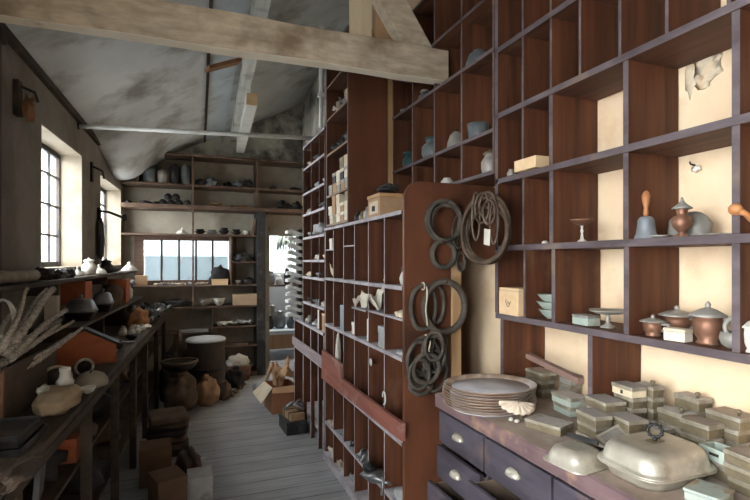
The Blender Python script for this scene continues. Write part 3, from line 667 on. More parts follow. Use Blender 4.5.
# stacked sauce boats
sb = None
for k, lab in enumerate(('grey boat-shaped bowl at the bottom of its stack of three', 'grey boat-shaped bowl in the middle of the stack of three', 'grey boat-shaped bowl on top of the stack of three')):
    loc = (1.375, 1.590+.008*(k % 2), z0+.0305*k)
    if not sb:
        sb = thing('sauce_boat', lab, 'bowl', loc, 0, 'stack of boat-shaped bowls beside the pine box')
        lathe_part('bowl', [(.022,.004),(.036,.016),(.050,.034),(.053,.036),(.048,.033),(.03,.014),(0,.010)], GREENISH, sb, sx=.85, sy=1.25)
        lathe_part('foot', [(.020,0),(.022,.003),(.018,.006)], PEWTER, sb, n=18)
    else: copy_thing(sb, loc, .12*k, lab)
o = thing('small_disc', 'tiny pale disc lying alone in a narrow pigeonhole', 'disc', (1.335, cellY(545,247,1.335), rowz(1))); lathe_part('disc', [(.012,0),(.013,.006),(.006,.011),(0,.011)], CERAM, o, n=16)
o = thing('wall_hook', 'nail in the cream plaster with a scrap of white rag hanging', 'hook', (1.5285, pX(693,165,1.52).y, pX(693,165,1.52).z))
mb = MB(); mb.tube([(0,0,0),(-.02,0,.002),(-.024,0,.010)], .0028, 6); mb.build('nail', IRON, o)
mb = MB(); mb.lump((-.012,-.012,-.014), (.004,.015,.010), 5, .5, 2.2, 2); mb.build('rag', WHITEP, o)
# ---------------------------------------------------------------- upper pigeonholes
def ulz(i): return zz[i]+.0098
def jar(name, label, cat, loc, prof, m, extra=None, sx=1, sy=1, rot=(0,0,0), part='body'):
    o = thing(name, label, cat, loc, rot); lathe_part(part, prof, m, o, sx=sx, sy=sy)
    if extra: lathe_part(extra[0], extra[1], extra[2], o, sx=sx, sy=sy)
    return o
BOWLP = [(.3,0),(.34,.05),(.7,.22),(.95,.55),(1.0,.75),(.95,.75),(.88,.55),(.6,.24),(0,.14)]
def sc(p, r, h): return [(a*r, b*h) for a, b in p]
JARP = [(.7,0),(.85,.05),(1,.3),(1,.62),(.75,.8),(.6,.86),(.62,.95),(.55,1.0),(.45,1.0),(.45,.8),(0,.8)]
LIDP = [(1.05,0),(1.05,.15),(.7,.55),(.2,.75),(.16,.95),(.22,1.1),(0,1.2)]
def upper(u, v, i, X, label, name, cat, prof, r, h, m, **k):
    return jar(name, label, cat, (X, pX(u, v, X).y, ulz(i)), sc(prof, r, h), m, **k)
upper(410,166,1,1.36,'dark teal enamel pot in the leftmost upper pigeonhole','enamel_pot','pot',JARP,.050,.085,TEAL, extra=('lid', [(.052,.085),(.045,.10),(.01,.107),(0,.108)], TEAL))
upper(433,156,1,1.375,'large blue-grey enamel pot with a pale chipped side','enamel_pot','pot',JARP,.068,.115,BLUEGREY, extra=('lid', [(.05,.116),(.045,.128),(.012,.134),(.0,.142)], TEAL))
upper(456,142,1,1.40,'brownish domed cover standing between two blue-grey pots','dome_cover','cover',[(1,0),(1,.1),(.92,.45),(.66,.8),(.3,.96),(.1,1),(0,1)],.052,.115,PEWTER, extra=('knob', [(.008,.114),(.012,.122),(.0,.13)], IRON))
upper(478,134,1,1.375,'blue-grey enamel cup with a dark side beside the thick upright','enamel_cup','cup',[(.8,0),(.84,.05),(.95,.6),(1,1),(.94,1),(.88,.5),(.7,.1),(0,.1)],.055,.085,BLUEGREY)
upper(425,98,2,1.37,'small dusty grey pot just under the tie beam end','dusty_pot','pot',JARP,.040,.065,BLUEGREY, extra=('lid', [(.032,.066),(.022,.08),(0,.086)], PEWTER))
upper(406,108,2,1.345,'flat grey dish in the corner just left of the small dusty pot','dusty_dish','dish',BOWLP,.040,.022,PEWTER)
upper(478,63,2,1.37,'upturned grey bowl above the tie beam end','grey_bowl','bowl',[(1,0),(1,.06),(.95,.35),(.75,.75),(.4,.95),(.38,1.02),(0,1.02)],.062,.085,BLUEGREY)
upper(421,12,3,1.37,'rounded grey bowl high up behind the roof strut','grey_bowl','bowl',[(1,0),(1,.06),(.95,.35),(.75,.75),(.4,.95),(.38,1.02),(0,1.02)],.075,.10,BLUEGREY)
upper(490,178,0,1.365,'dusty brown jar above the right end of the coil board','dusty_jar','jar',JARP,.042,.10,PEWTER, extra=('lid', sc(LIDP,.032,.022) and [(a, b+.10) for a, b in sc(LIDP,.032,.022)], BRASSY))
upper(484,178,0,1.45,'dark squat pot behind the dusty brown jar','dark_pot','pot',BOWLP,.05,.07,IRON)
upper(447,180,0,1.36,'small white-topped jar peeping over the coil board','white_jar','jar',JARP,.035,.05,CERAM)
# ---------------------------------------------------------------- coils on the end panel (hung on nails)
YPN = 2.158
def coil(name, label, turns, m, mloops=None, nail=True, tie=None):
    """turns: list of (u, v, ru, rv, thickness, depth layer)"""
    u, v, ru, rv = turns[0][:4]
    top = pY(u, v-rv, YPN); o = thing(name, label, 'coil', (top.x, YPN-.001, top.z))
    for k, (u, v, ru, rv, th, lay) in enumerate(turns):
        c = pY(u, v, YPN); s = mpp((c.x, YPN, 0))
        mb = MB(); mb.tube(circ((c.x-o.location.x, -th-lay, c.z-o.location.z), ru*s, 'y', 40, rv*s, .05, seed=k+u*.1), th, 9, True)
        mb.build('turn', m, o)
    if nail:
        mb = MB(); mb.tube([(0,-.0002,-.012),(0,-.06,-.010),(0,-.062,.004)], .0035, 6); mb.build('nail', IRON, o)
    if tie:
        u, v, L = tie; c = pY(u, v, YPN); mb = MB(); s = mpp((c.x, YPN, 0))
        mb.tube([(c.x-o.location.x+.004*math.sin(k), -.058, c.z-o.location.z-L*s*k/8) for k in range(9)], .0035, 6); mb.tube(circ((c.x-o.location.x,-.02,c.z-o.location.z), .018, 'x', 14), .0035, 6, True); mb.build('twine', PAPER, o)
    return o
coil('hose_coil', 'grey hose coil of three close turns at upper left on the panel', [(442,221,18.5,19.5,.0115,.0),(443,223,16.5,17.5,.011,.023),(440,221,18,19.5,.0105,.04)], HOSE)
coil('hose_ring', 'small thick single grey ring hanging below the upper left coil', [(442,254,12.5,13.5,.0145,.0)], HOSE)
XC = 1.296
def acoil(name, label, turns, m, cat='coil', nail=True):
    u, v, ru, rv = turns[0][:4]; c = pX(u, v-rv, XC-.02); o = thing(name, label, cat, (XC-.001, c.y, c.z))
    for k, (u, v, ru, rv, th, lay) in enumerate(turns):
        X = XC-.004-th-lay; c = pX(u, v, X); ry = abs(pX(u-ru, v, X).y-pX(u+ru, v, X).y)/2; rz = rv*mpp(c)
        mb = MB(); pts = [(p[0], c.y-o.location.y+(p[1]-c.y)*ry/rz, p[2]-o.location.z) for p in circ((X-o.location.x, c.y, c.z), rz, 'x', 44, None, .05, seed=k+u*.1)]
        mb.tube(pts, th, 9, True); mb.build('turn', m, o)
    if nail: mb = MB(); mb.tube([(0,0,-.014),(-.055,0,-.010),(-.058,0,.004)], .0035, 6); mb.build('nail', IRON, o)
    return o
acoil('bound_coil', 'largest oval coil of bound brown hose hanging at the shelving corner', [(485,229,22,33,.012,.0),(486,230,21,31,.011,.021),(484,228,22.5,33.5,.010,.04),(487,235,20,28,.009,.010),(483,231,23,32,.009,.055)], WICKER)
acoil('cord_loops', 'bunch of thin brown cord loops inside the largest oval coil', [(487,205,8,13,.005,.07),(482,208,7,15,.005,.08),(489,212,6,12,.0055,.088),(476,216,4,24,.005,.07),(494,222,4,22,.005,.075)], WICKER, 'cord', nail=False)
mb = MB(); c = pX(487,237,XC-.085); s_ = mpp(c); mb.cbox((0,0,0), (.003,16*s_,16*s_)); q = tag(mb.build('paper_tag', WHITEP), 'white paper tag hanging inside the largest oval coil', 'tag'); q.location = c; q.rotation_euler = (.12,0,-.25)
coil('cord_loops', 'narrow hanging loops of dark cord between the small ring and largest coil', [(460,250,4,20,.0055,.0),(459,262,5,9,.0055,.012),(456,232,7,16,.005,.02)], HOSE, nail=False)
coil('hose_coil', 'thick smooth grey hose ring standing proud in the middle of the panel', [(441,306,22.5,25,.0165,.02),], HOSE, tie=None)
coil('hose_coil', 'flattened hose ring half hidden behind the thick smooth ring', [(422,307,14,22,.0125,.0),(434,304,10,19,.010,.0)], HOSE, tie=(421,286,38))
coil('hose_tangle', 'tangled bundle of short grey hose loops at the bottom of the panel', [(424,355,16,18,.0105,.0),(416,362,12,22,.010,.022),(430,352,12,18,.011,.03),(421,366,14,14,.0115,.045),(437,350,8,20,.010,.012),(414,372,11,14,.009,.05),(428,344,10,14,.009,.055)], HOSE, tie=(424,338,16))
coil('hose_ring', 'small oval grey ring hanging lowest on the panel', [(420,384,12,9.5,.0115,.0)], HOSE)
coil('hose_ring', 'dark flattened ring behind the tangled bundle on its right', [(434,370,13,20,.010,.0)], HOSE)
# ---------------------------------------------------------------- platters and the shell
zt = ZT+.0005; ctr = pZ(489,384,1.0)
plt = None; NP = 8
PLN = ['bottom','second','third','fourth','fifth','sixth','seventh','top']
for k in range(NP):
    loc = (ctr.x+R.uniform(-.004,.004), ctr.y+R.uniform(-.004,.004), zt+.0105*k)
    lab = 'oval brown platter, %s of the stack beside the coil panel' % (PLN[k] if k in (0,7) else PLN[k]+' from the bottom')
    if not plt:
        plt = thing('oval_platter', lab, 'platter', loc, 0, 'stack of oval platters')
        lathe_part('rim', [(.158,.003),(.170,.008),(.186,.0165),(.189,.020),(.184,.0195),(.168,.0115),(.160,.0065)], mat('platter_rim', (.44,.32,.25), (.27,.18,.13), (.60,.55,.52), scale=9, stain=9, metal=.05, rough=.5), plt, n=48, sy=.86)
        lathe_part('well', [(.159,.0),(.159,.0068),(.05,.006),(0,.006)], mat('platter_well', (.66,.64,.69), (.50,.48,.52), scale=6, rough=.5), plt, n=48, sy=.86)
    else: copy_thing(plt, loc, R.uniform(-.04,.04)-.15, lab)
c = pZ(515,391,.985)
o = thing('shell_dish', 'pale fluted shell dish propped on the front of the platter stack', 'dish', (ctr.x-.015, ctr.y-.205, .985), (.65,.1,-.35))
mb = MB(); n = 24; vs = []; fs = []
for i in range(n+1):
    a = PI*i/n
    for j in range(7):
        r = .065*j/6; fl = .006*math.cos(i*PI/1.5)*j/6
        vs.append((r*math.cos(a)*1.05, -r*math.sin(a)*.75, -.012*(j/6)**2+fl))
for i in range(n):
    for j in range(6): q = i*7+j; fs.append((q, q+1, q+8, q+7))
mb.add(vs, fs, 0, True); mb.build('shell', mat('shell_cream', (.72,.60,.48), (.55,.42,.33), scale=8), o, solid=.003)
mb = MB(); mb.tube([(0,.0,.0),(.01,-.018,-.006),(.006,-.035,-.02),(.016,-.05,-.035)], .004, 6); mb.build('tassel', BRASSY, o)
# ---------------------------------------------------------------- pile of metal boxes
LIDT = [PEWTER, BRASSY]
DT = mat('dusty_lid_top', (.42,.395,.385), (.31,.285,.275), (.26,.21,.16), scale=9, stain=16, metal=.15, rough=.6)
LSIDE = mat('lid_side', (.36,.32,.26), (.21,.18,.13), (.46,.43,.38), scale=14, stain=20, metal=.2, rough=.55)
DTS = [DT, mat('dusty_lid_brown', (.38,.33,.29), (.25,.205,.17), (.22,.16,.11), scale=12, stain=18, metal=.15, rough=.6), mat('dusty_lid_pale', (.52,.49,.47), (.38,.35,.335), (.30,.25,.19), scale=12, stain=16, metal=.1, rough=.65)]
PILE = [ # x, y, width, depth, top height, what tells the stack apart, look
 (1.453,1.750,.075,.115,1.021,'at the upper end of the sloping wooden bar',None),
 (1.382,1.503,.075,.110,.985,'under the square end of the sloping wooden bar',GREENISH),
 (1.180,1.380,.085,.130,.945,'alone at the counter front beside the platters',None),
 (1.492,1.611,.060,.070,1.030,'against the plaster behind the sloping bar',PEWTER),
 (1.300,1.249,.075,.100,1.044,'in front of the second support panel',None),
 (1.215,1.212,.060,.090,1.017,'just left of the tilted framed plate',None),
 (1.374,1.220,.060,.085,1.091,'with a cream keyhole box on top',None),
 (1.432,1.193,.050,.070,1.092,'right beside the cream keyhole box',None),
 (1.286,1.149,.070,.090,1.015,'directly behind the tilted framed plate',None),
 (1.491,1.231,.060,.085,1.016,'in the corner of panel and plaster',None),
 (1.432,1.094,.060,.085,1.034,'in the middle of the back of the pile',None),
 (1.493,1.086,.055,.085,1.076,'leaning highest against the plaster right of centre',None),
 (1.367,1.117,.065,.085,.987,'right behind the ring handle of the covered dish',None),
 (1.409,.998,.065,.085,1.034,'behind the right corner of the covered dish',None),
 (1.484,.961,.075,.100,1.060,'against the plaster at the right picture edge',None),
 (1.333,.820,.070,.080,1.015,'at the right picture edge below the green tray',None)]
def metal_box(label, x, y, z, w, d, h, rot, m, knob, lid=.38):
    o = thing('metal_box', label, 'box', (x, y, z), rot, 'pile of small metal boxes'); hl = h*(1-lid)
    mb = MB(); mb.cbox((0,0,hl/2), (w-.003,d-.003,hl)); mb.build('body', m or BRASSY, o, bevel=.002)
    mb = MB(); mb.box(-w/2,w/2,-d/2,d/2,hl+.0004,h-.0002,1,top=0); mb.build('lid', [R.choice(DTS), LSIDE], o, bevel=.0015)
    if knob:
        mb = MB(); y_ = d*.3; mb.lathe([(.0045,h),(.004,h+.006),(.008,h+.010),(.008,h+.015),(.003,h+.018),(0,h+.018)], c=(-w*.2,-y_,0), n=10); mb.build('knob', BRASSY, o)
    return o
ORD = {1:['only'],2:['upper','lower'],3:['topmost','middle','lowest'],4:['topmost','second','third','lowest'],5:['topmost','second','third','fourth','lowest']}
for q, (x, y, w_, d_, zt_, wh, look) in enumerate(PILE):
    n_ = max(1, round((zt_-ZT)/.037)); h_ = (zt_-ZT-.0004)/n_
    for k in range(n_):
        top = k == n_-1; key = (q == 6 and top)
        lab = ('dusty metal box lying ' if n_ == 1 else '%s dusty metal box of the stack ' % ORD[n_][n_-1-k])+wh
        if q == 6: lab = 'cream box with a tiny keyhole, highest in the metal box pile' if top else '%s dusty metal box of the stack beneath the cream keyhole box' % ['lowest','second lowest','third lowest','upper'][min(k,3)]
        j = 0 if top else .006
        o = metal_box(lab, x+R.uniform(-j,j), y+R.uniform(-j,j), ZT+.0005+h_*k, w_*(1.05 if top else R.uniform(.96,1.05)), d_*(1.05 if top else R.uniform(.95,1.04)), h_-.0006, R.uniform(-.09,.09)+(.35 if q == 2 else -.08), mat('cream_tin', (.68,.58,.42), (.54,.44,.30), scale=8) if key else look, top and q in (7,10,11,12,14))
        if key: mb = MB(); mb.cbox((-w_/2-.0004,0,h_*.34), (.0012,.010,.012)); mb.build('keyhole', INK, o)
def tray(label, x, y, z, w, d, h, rot):
    o = thing('open_tray', label, 'tray', (x, y, z), rot); t = .004; mb = MB()
    mb.box(-w/2,w/2,-d/2,d/2,0,t); mb.box(-w/2,-w/2+t,-d/2,d/2,t,h); mb.box(w/2-t,w/2,-d/2,d/2,t,h); mb.box(-w/2+t,w/2-t,-d/2,-d/2+t,t,h); mb.box(-w/2+t,w/2-t,d/2-t,d/2,t,h); mb.build('tray', GREENISH, o, bevel=.001)
    mb = MB(); mb.cbox((-w/2-.0008,0,h*.55), (.0014,d*.3,h*.22)); mb.build('slot', INK, o); return o
metal_box('brown tin box carrying the open pale green tray', 1.357, .905, ZT+.0005, .056, .084, .046, -.05, None, False)
tray('open pale green tray with a dark slot at the right of the covered dish', 1.357, .905, ZT+.0475, .060, .088, .034, -.05)
c = pZ(702,488,ZT+.028); o = thing('tin', 'worn greenish tin lying nearest to the camera on the counter', 'tin', (c.x+.01,c.y-.01,ZT+.0005), .3)
mb = MB(); mb.cbox((0,0,.010), (.082,.082,.020)); mb.build('body', GREENISH, o, bevel=.003); mb = MB(); mb.cbox((0,0,.0245), (.086,.086,.008)); mb.build('lid', mat('flaking_green_paint', (.42,.47,.43), (.30,.34,.31), (.30,.22,.14), scale=12, stain=18, slo=.5, shi=.6), o, bevel=.002)
a = pX(581,381,1.36); b_ = pX(519,351,1.45)
v = b_-a; o = thing('wooden_bar', 'reddish wooden bar with a square end sloping over the metal boxes', 'bar', a)
o.rotation_euler = v.to_track_quat('X','Z').to_euler()
mb = MB(); mb.box(0, v.length, -.014, .014, -.012, .012); mb.build('bar', mat('reddish_bar', (.30,.19,.155), (.20,.12,.10), scale=4), o, bevel=.002)
# framed plate lid leaning and small rings
c = Vector((1.215,1.125,0))
o = thing('picture_plate', 'framed dark metal plate tilted behind the large covered dish', 'plate', (c.x,c.y,ZT+.045), (math.radians(24), math.radians(-20), -.12))
mb = MB(); mb.cbox((0,0,0), (.085,.075,.008)); mb.build('plate', PEWTER, o, bevel=.002)
mb = MB()
for (x,y,w_,d_) in ((-.0385,0,.008,.075),(.0385,0,.008,.075),(0,-.0335,.069,.008),(0,.0335,.069,.008)): mb.cbox((x,y,.0065), (w_,d_,.005))
mb.build('frame', SILVER, o)
rg = None
for k, (u, v, lab) in enumerate([(592,426,'small dark ring standing by the left covered dish'),(603,430,'second small dark ring leaning by the tilted framed plate')]):
    c = pZ(u, v+5, ZT)
    if not rg:
        rg = thing('metal_ring', lab, 'ring', (c.x,c.y,ZT+.0005), .6, 'loose ring handles on the counter')
        MB().tube(circ((0,0,.022), .017, 'x', 18), .004, 7, True).build('ring', IRON, rg); lathe_part('base', [(.011,0),(.011,.004),(.005,.007),(0,.007)], BRASSY, rg, n=12)
    else: copy_thing(rg, (c.x,c.y,ZT+.0005), -.5, lab)
# ---------------------------------------------------------------- covered dishes
def covered(label, c, w, d, rot, handle=True, sc_=1):
    o = thing('entree_dish', label, 'covered dish', (c[0],c[1],ZT+.0005), rot)
    mb = MB(); mb.rloft([(w*.80,d*.76,.05,0),(w*.84,d*.80,.05,.012),(w*.88,d*.86,.05,.026),(w*.98,d*.97,.055,.031),(w,d,.056,.034),(w*.99,d*.99,.055,.0365)], n=8); mb.build('dish', SILVER, o)
    mb = MB(); mb.rloft([(w*.985,d*.98,.055,.0368),(w*.97,d*.965,.054,.041),(w*.91,d*.895,.052,.043),(w*.895,d*.875,.05,.050),(w*.86,d*.835,.048,.070),(w*.80,d*.76,.044,.083),(w*.72,d*.67,.036,.090),(w*.70,d*.65,.034,.0905),(w*.64,d*.57,.03,.0945),(w*.62,d*.55,.028,.0935),(w*.60,d*.53,.028,.0935)], n=8); mb.build('lid', SILVER, o)
    if handle:
        mb = MB(); mb.rloft([(.055,.035,.01,.0912),(.05,.03,.01,.0945)], n=3); mb.build('handle_plate', BRASSY, o)
        mb = MB(); mb.tube([(0,0,.094),(0,0,.103)], .005, 8); pts = circ((0,0,.122), .0175, 'y', 30)
        mb.tube(pts, [.0045*(1+.35*math.sin(k*PI*2/3)) for k in range(30)], 7, True); r_ = mb.build('ring_handle', IRON, o); r_.rotation_euler = (0,0,-.85)
    return o
c = pZ(655,462,ZT+.036)
covered('large rectangular silver covered dish with a ring handle on its lid', c, .265, .215, 0)
c2 = pZ(576,450,ZT+.036)
o = thing('dish_cover', 'cream silver dish cover without a dish at the counter front', 'dish cover', (c2.x,c2.y,ZT+.0005), .12)
mb = MB(); w_, d_ = .145,.15
mb.rloft([(w_,d_,.03,0),(w_*.98,d_*.98,.03,.004),(w_*.90,d_*.9,.034,.008),(w_*.82,d_*.8,.034,.026),(w_*.72,d_*.68,.03,.042),(w_*.5,d_*.45,.025,.048)]); mb.build('cover', SILVER, o)
o = thing('lid_plate', 'dark hinged metal plate resting tilted on the cream dish cover', 'plate', (c2.x+.052,c2.y-.004,ZT+.052), (math.radians(-4), math.radians(24), .10))
mb = MB(); mb.cbox((0,0,0), (.075,.10,.007)); mb.build('plate', PEWTER, o, bevel=.002)
mb = MB(); mb.cbox((-.038,0,.002), (.010,.104,.014)); mb.build('edge_bar', IRON, o, bevel=.002)
mb = MB(); mb.lathe([(.011,.0036),(.009,.008),(0,.010)], n=14); mb.build('boss', SILVER, o)
# tiny things at the front left of the counter
for k, (u, v, lab) in enumerate([(511,421,'tiny pale pebble-like piece, left one in front of the flat box'),(517,423,'tiny pale pebble-like piece, right one in front of the flat box')]):
    c = pZ(u, v, ZT); o = tag(MB().lump((0,0,.007), (.010,.009,.007), k, .2, 2, 2).build('pebble', CERAM), lab, 'pebble', 'pale bits on the counter'); o.location = (c.x,c.y,ZT+.0005)
# ================================================================ THINGS IN THE MIDDLE CABINETS
def cbx(name, label, cat, loc, sz, m, rot=0, lid=None, label_m=None, group=None, bev=.002):
    """closed box thing: body and a slightly larger lid; optional paper label on the aisle side"""
    o = thing(name, label, cat, loc, rot, group); w, d, h = sz
    hl = h*.68
    mb = MB(); mb.cbox((0,0,hl/2), (w-.004,d-.004,hl)); mb.build('body', m, o, bevel=bev)
    mb = MB(); mb.cbox((0,0,(hl+h)/2+.0002), (w,d,h-hl)); mb.build('lid', lid or m, o, bevel=bev)
    if label_m: mb = MB(); mb.cbox((-w/2-.0002+.0015,0,hl*.5), (.002,d*.5,hl*.6)); mb.build('paper_label', label_m, o)
    return o
def card(label, loc, sz, m, rot=0, name='card', cat='card', tilt=(0,0)):
    mb = MB(); mb.cbox((0,0,sz[2]/2), sz); o = tag(mb.build(name, m, bevel=.0008), label, cat); o.location = loc; o.rotation_euler = (tilt[0], tilt[1], rot); return o
def blob(name, label, cat, loc, rad, m, seed=0, amp=.3, freq=2, flat=-.6, rot=0, group=None, sub=3):
    mb = MB(); mb.lump((0,0,-flat*rad[2]), rad, seed, amp, freq, sub, flat=flat); o = tag(mb.build(name, m), label, cat, group); o.location = loc; o.rotation_euler = (0,0,rot); return o
def crumple(name, label, cat, loc, w, d, h, m, seed=0, rot=(0,0,0), n=12, group=None, th=.002):
    vs = []; fs = []
    for i in range(n+1):
        for j in range(n+1):
            x, y = w*(i/n-.5), d*(j/n-.5); p = Vector((i/n*3.1+seed*3.7, j/n*3.1, seed))
            z = h*(.5+.9*noise.noise(p)+.35*abs(noise.noise(p*2.7)))
            vs.append((x+.18*w*noise.noise(p+Vector((9,0,0))), y+.18*d*noise.noise(p+Vector((0,9,0))), max(z, .003)))
    for i in range(n):
        for j in range(n): q = i*(n+1)+j; fs.append((q, q+n+1, q+n+2, q+1))
    mb = MB(); mb.add(vs, fs, 0, False); o = tag(mb.build(name, m, solid=th), label, cat, group); o.location = loc; o.rotation_euler = rot; return o
zM = 1.7485
# on top of the middle cabinet
cY = pX(380,214,.995).y; wx = max(.12, min(.2, pY(404,212,cY).x-.995)); dY = pX(368,217,.995).y-cY
o = thing('carton', 'brown cardboard box with a small label on top of the middle cabinet', 'box', (1.09,cY+dY/2+.002,zM))
mb = MB(); mb.cbox((0,0,.055), (.19,dY,.11)); mb.build('body', KRAFT, o, bevel=.003)
mb = MB(); mb.cbox((-.0015,0,.1205), (.197,dY+.01,.02)); mb.build('lid', mat('orange_card', (.50,.29,.14), (.40,.22,.10), scale=6), o, bevel=.003)
mb = MB(); mb.cbox((-.0955,0,.055), (.002,dY*.7,.07)); mb.build('pale_end_label', PAPER, o); mb = MB(); mb.cbox((-.097,0,.05), (.001,dY*.25,.03)); mb.build('ink_mark', INK, o)
zb = zM+.1315
jar('bowl','dark shallow bowl resting on the brown cardboard box','bowl',(1.08,cY+dY*.45,zb),sc(BOWLP,.07,.04),IRON)
blob('rag','dark crumpled rag in the shallow bowl on the cardboard box','rag',(1.08,cY+dY*.45,zb+.0335),(.045,.05,.018),CLOTHD,5,.5,2.5)
for k, (y, r, h, m, lab) in enumerate([(2.80,.034,.075,PEWTER,'dusty jar beside the brown cardboard box'),(2.90,.030,.055,BRASSY,'low brassy jar, second from the cardboard box'),(2.985,.032,.060,IRON,'dark jar at the foot of the tall cabinet side')]):
    jar('jar', lab, 'jar', (1.035,y,zM), sc(JARP,r,h), m, extra=('lid', [(a,b+h) for a, b in sc(LIDP,r*.6,.014)], m))
jar('jar','small dark jar behind the brassy one on the middle cabinet','jar',(1.12,2.93,zM),sc(JARP,.035,.07),IRON)
# tall cabinet column: little boxes and papers
def shelf_boxes(z, ys, heights, xs, labels, ms, dy=.085, name='small_box'):
    for y, h, x, lab, m in zip(ys, heights, xs, labels, ms):
        cbx(name, lab, 'box', (x,y,z), (.10,dy,h), m, R.uniform(-.12,.12), lid=WHITEP if R.random() < .4 else None, label_m=PAPER if m is KRAFT else None)
sides = ['nearest','second','third','fourth','farthest']
zs = 1.7735
yy5 = [3.135,3.23,3.325,3.42,3.515]
for r, zr in enumerate((0,.066,.132)):
    for k, y in enumerate(yy5):
        if r == 2 and k in (1,4): continue
        m = [WHITEP,PAPER,KRAFT,PAPER,WHITEP,KRAFT,BRASSY][(r*3+k*2) % 7]
        cbx('small_box', '%s little card box in the %s row of the tall cabinet bottom shelf' % (sides[k], ['lowest','middle','top'][r]), 'box', (1.045+R.uniform(-.006,.006),y,zs+zr), (.105,.082,.0645), m, R.uniform(-.03,.03), lid=[None,WHITEP,PAPER][k % 3], group='little boxes in the tall cabinet')
zs = 1.9885
for r, zr in enumerate((0,.075,.15)):
    for k, y in enumerate(yy5):
        if (r == 1 and k == 4) or (r == 2 and k in (2,3,4)): continue
        m = [PEWTER,BRASSY,WHITEP,KRAFT,PAPER,IRON][(r*2+k*3) % 6]
        cbx('small_box', '%s little box in the %s row of the tall cabinet second shelf' % (sides[k], ['lowest','middle','top'][r]), 'box', (1.045+R.uniform(-.006,.006),y,zs+zr), (.105,.08,.073), m, R.uniform(-.03,.03), lid=[None,PEWTER,PAPER][(k+r) % 3], group='little boxes in the tall cabinet')
for k, (y, rr_, lab) in enumerate([(3.17,.06,'nearest dark lump of ironware on the tall cabinet third shelf'),(3.31,.055,'middle dark lump of ironware on the tall cabinet third shelf'),(3.46,.06,'farthest dark lump of ironware on the tall cabinet third shelf')]):
    blob('ironware', lab, 'ironware', (1.06,y,2.2985), (.06,rr_,.055), IRON, k+3, .5, 2.2)
for k, (y, lab) in enumerate([(3.15,'crumpled pale paper nearest on the tall cabinet fourth shelf'),(3.30,'crumpled pale paper in the middle of the tall cabinet fourth shelf'),(3.45,'crumpled pale paper farthest on the tall cabinet fourth shelf')]):
    crumple('crumpled_paper', lab, 'paper', (1.07,y,2.5635), .12, .14, .12-.015*k, [PAPER,GREYCLOTH,WHITEP][k], k+1)
# ---- middle cabinet contents
def colmid(k): return (mids[k]+mids[k+1])/2      # column 0 is nearest the camera
xm = X0+.055
cbx('small_box','white box on the little shelf at the far end of the middle cabinet','box',(xm,3.51,1.5865),(.08,.075,.08),WHITEP)
crumple('crumpled_paper','creamy folded paper at the bottom of the farthest middle cabinet hole','paper',(xm+.01,3.50,1.377),.09,.14,.09,PAPER,5)
blob('ironware','dark round fitting behind the creamy folded paper','ironware',(X0+.17,3.50,1.3766),(.04,.05,.05),IRON,2)
jar('cup','small grey cup in the second hole from the far end','cup',(xm,3.22,1.3766),sc(BOWLP,.03,.05),PEWTER)
card('white paper strip pinned along the third upright of the middle cabinet',(X0+.03,2.928,1.378),(.03,.010,.19),WHITEP)
jar('peg','white knob on a peg in the third hole from the far end','peg',(X0+.10,2.955,1.3766),[(.012,0),(.010,.17),(.022,.18),(.024,.20),(.01,.215),(0,.215)],CERAM,part='peg')
card('narrow cream strip standing in the fourth hole of the middle cabinet',(X0+.03,2.675,1.378),(.03,.010,.10),PAPER)
blob('wad','small white wad of paper in the fifth hole of the middle cabinet','paper',(X0+.04,2.445,1.3766),(.025,.022,.035),WHITEP,4,.4)
o = thing('jug','small white jug with a black top in the nearest hole of the middle cabinet','jug',(X0+.05,2.235,1.3766))
lathe_part('body',[(.02,0),(.032,.008),(.038,.035),(.030,.06),(.024,.07)],CERAM,o); lathe_part('black_top',[(.027,.070),(.03,.085),(.02,.10),(0,.104)],BLACKB,o); mb = MB(); mb.tube([(0,-.034,.05),(0,-.052,.045),(0,-.052,.025),(0,-.036,.018)],.004,7); mb.build('handle',CERAM,o)
crumple('crumpled_paper','large crumpled white paper bursting out of the middle cabinet centre','paper',(X0+.0,2.62,1.222),.13,.20,.11,WHITEP,8,(0,-.15,0))
blob('rag','black rag behind the large crumpled white paper','rag',(X0+.10,2.50,1.2172),(.06,.06,.09),CLOTHD,9,.4)
card('blue-grey card standing in the second hole below the far paper',(X0+.03,3.19,1.029),(.05,.06,.17),mat('blue_grey_card',(.28,.31,.36),(.22,.24,.28),scale=5),.2)
cbx('small_box','small white box in the third hole on the middle shelf','box',(X0+.05,3.0,1.029),(.06,.06,.075),WHITEP)
card('narrow white card upright in the fourth hole on the middle shelf',(X0+.03,2.70,1.029),(.04,.02,.13),WHITEP)
cbx('carton','brown carton at the back of the fifth hole on the middle shelf','box',(X0+.16,2.52,1.029),(.12,.15,.15),KRAFT)
cbx('small_box','grey card box in the fifth hole on the middle shelf','box',(X0+.05,2.475,1.029),(.09,.09,.115),GREYCLOTH)
blob('wad','grey scrap at the front of the nearest hole on the middle shelf','paper',(X0+.04,2.25,1.0286),(.03,.06,.015),GREYCLOTH,6,.4)
blob('wad','pale scrap on the little shelf in the nearest column','paper',(X0+.03,2.26,1.2176),(.03,.03,.02),PAPER,7,.4)
o = tag(MB().lathe([(0,0),(.022,.0005),(.022,.003),(0,.0035)],n=18).build('round_tag',CERAM),'round white tag hanging on an upright below the middle shelf','tag'); c = pX(371,362,X0-.004); o.location = c; o.rotation_euler = (0,-PI/2,0)
mb = MB(); c = pX(384,398,X0-.006); mb.tube([(0,.02*math.cos(a*.5),.035*math.sin(a*.5)-.00) for a in range(0,11)],.0035,6); o = tag(mb.build('hook',WHITEMET),'white bent hook poking over the red rail of the middle cabinet','hook'); o.location = (X0-.006,c.y,c.z)
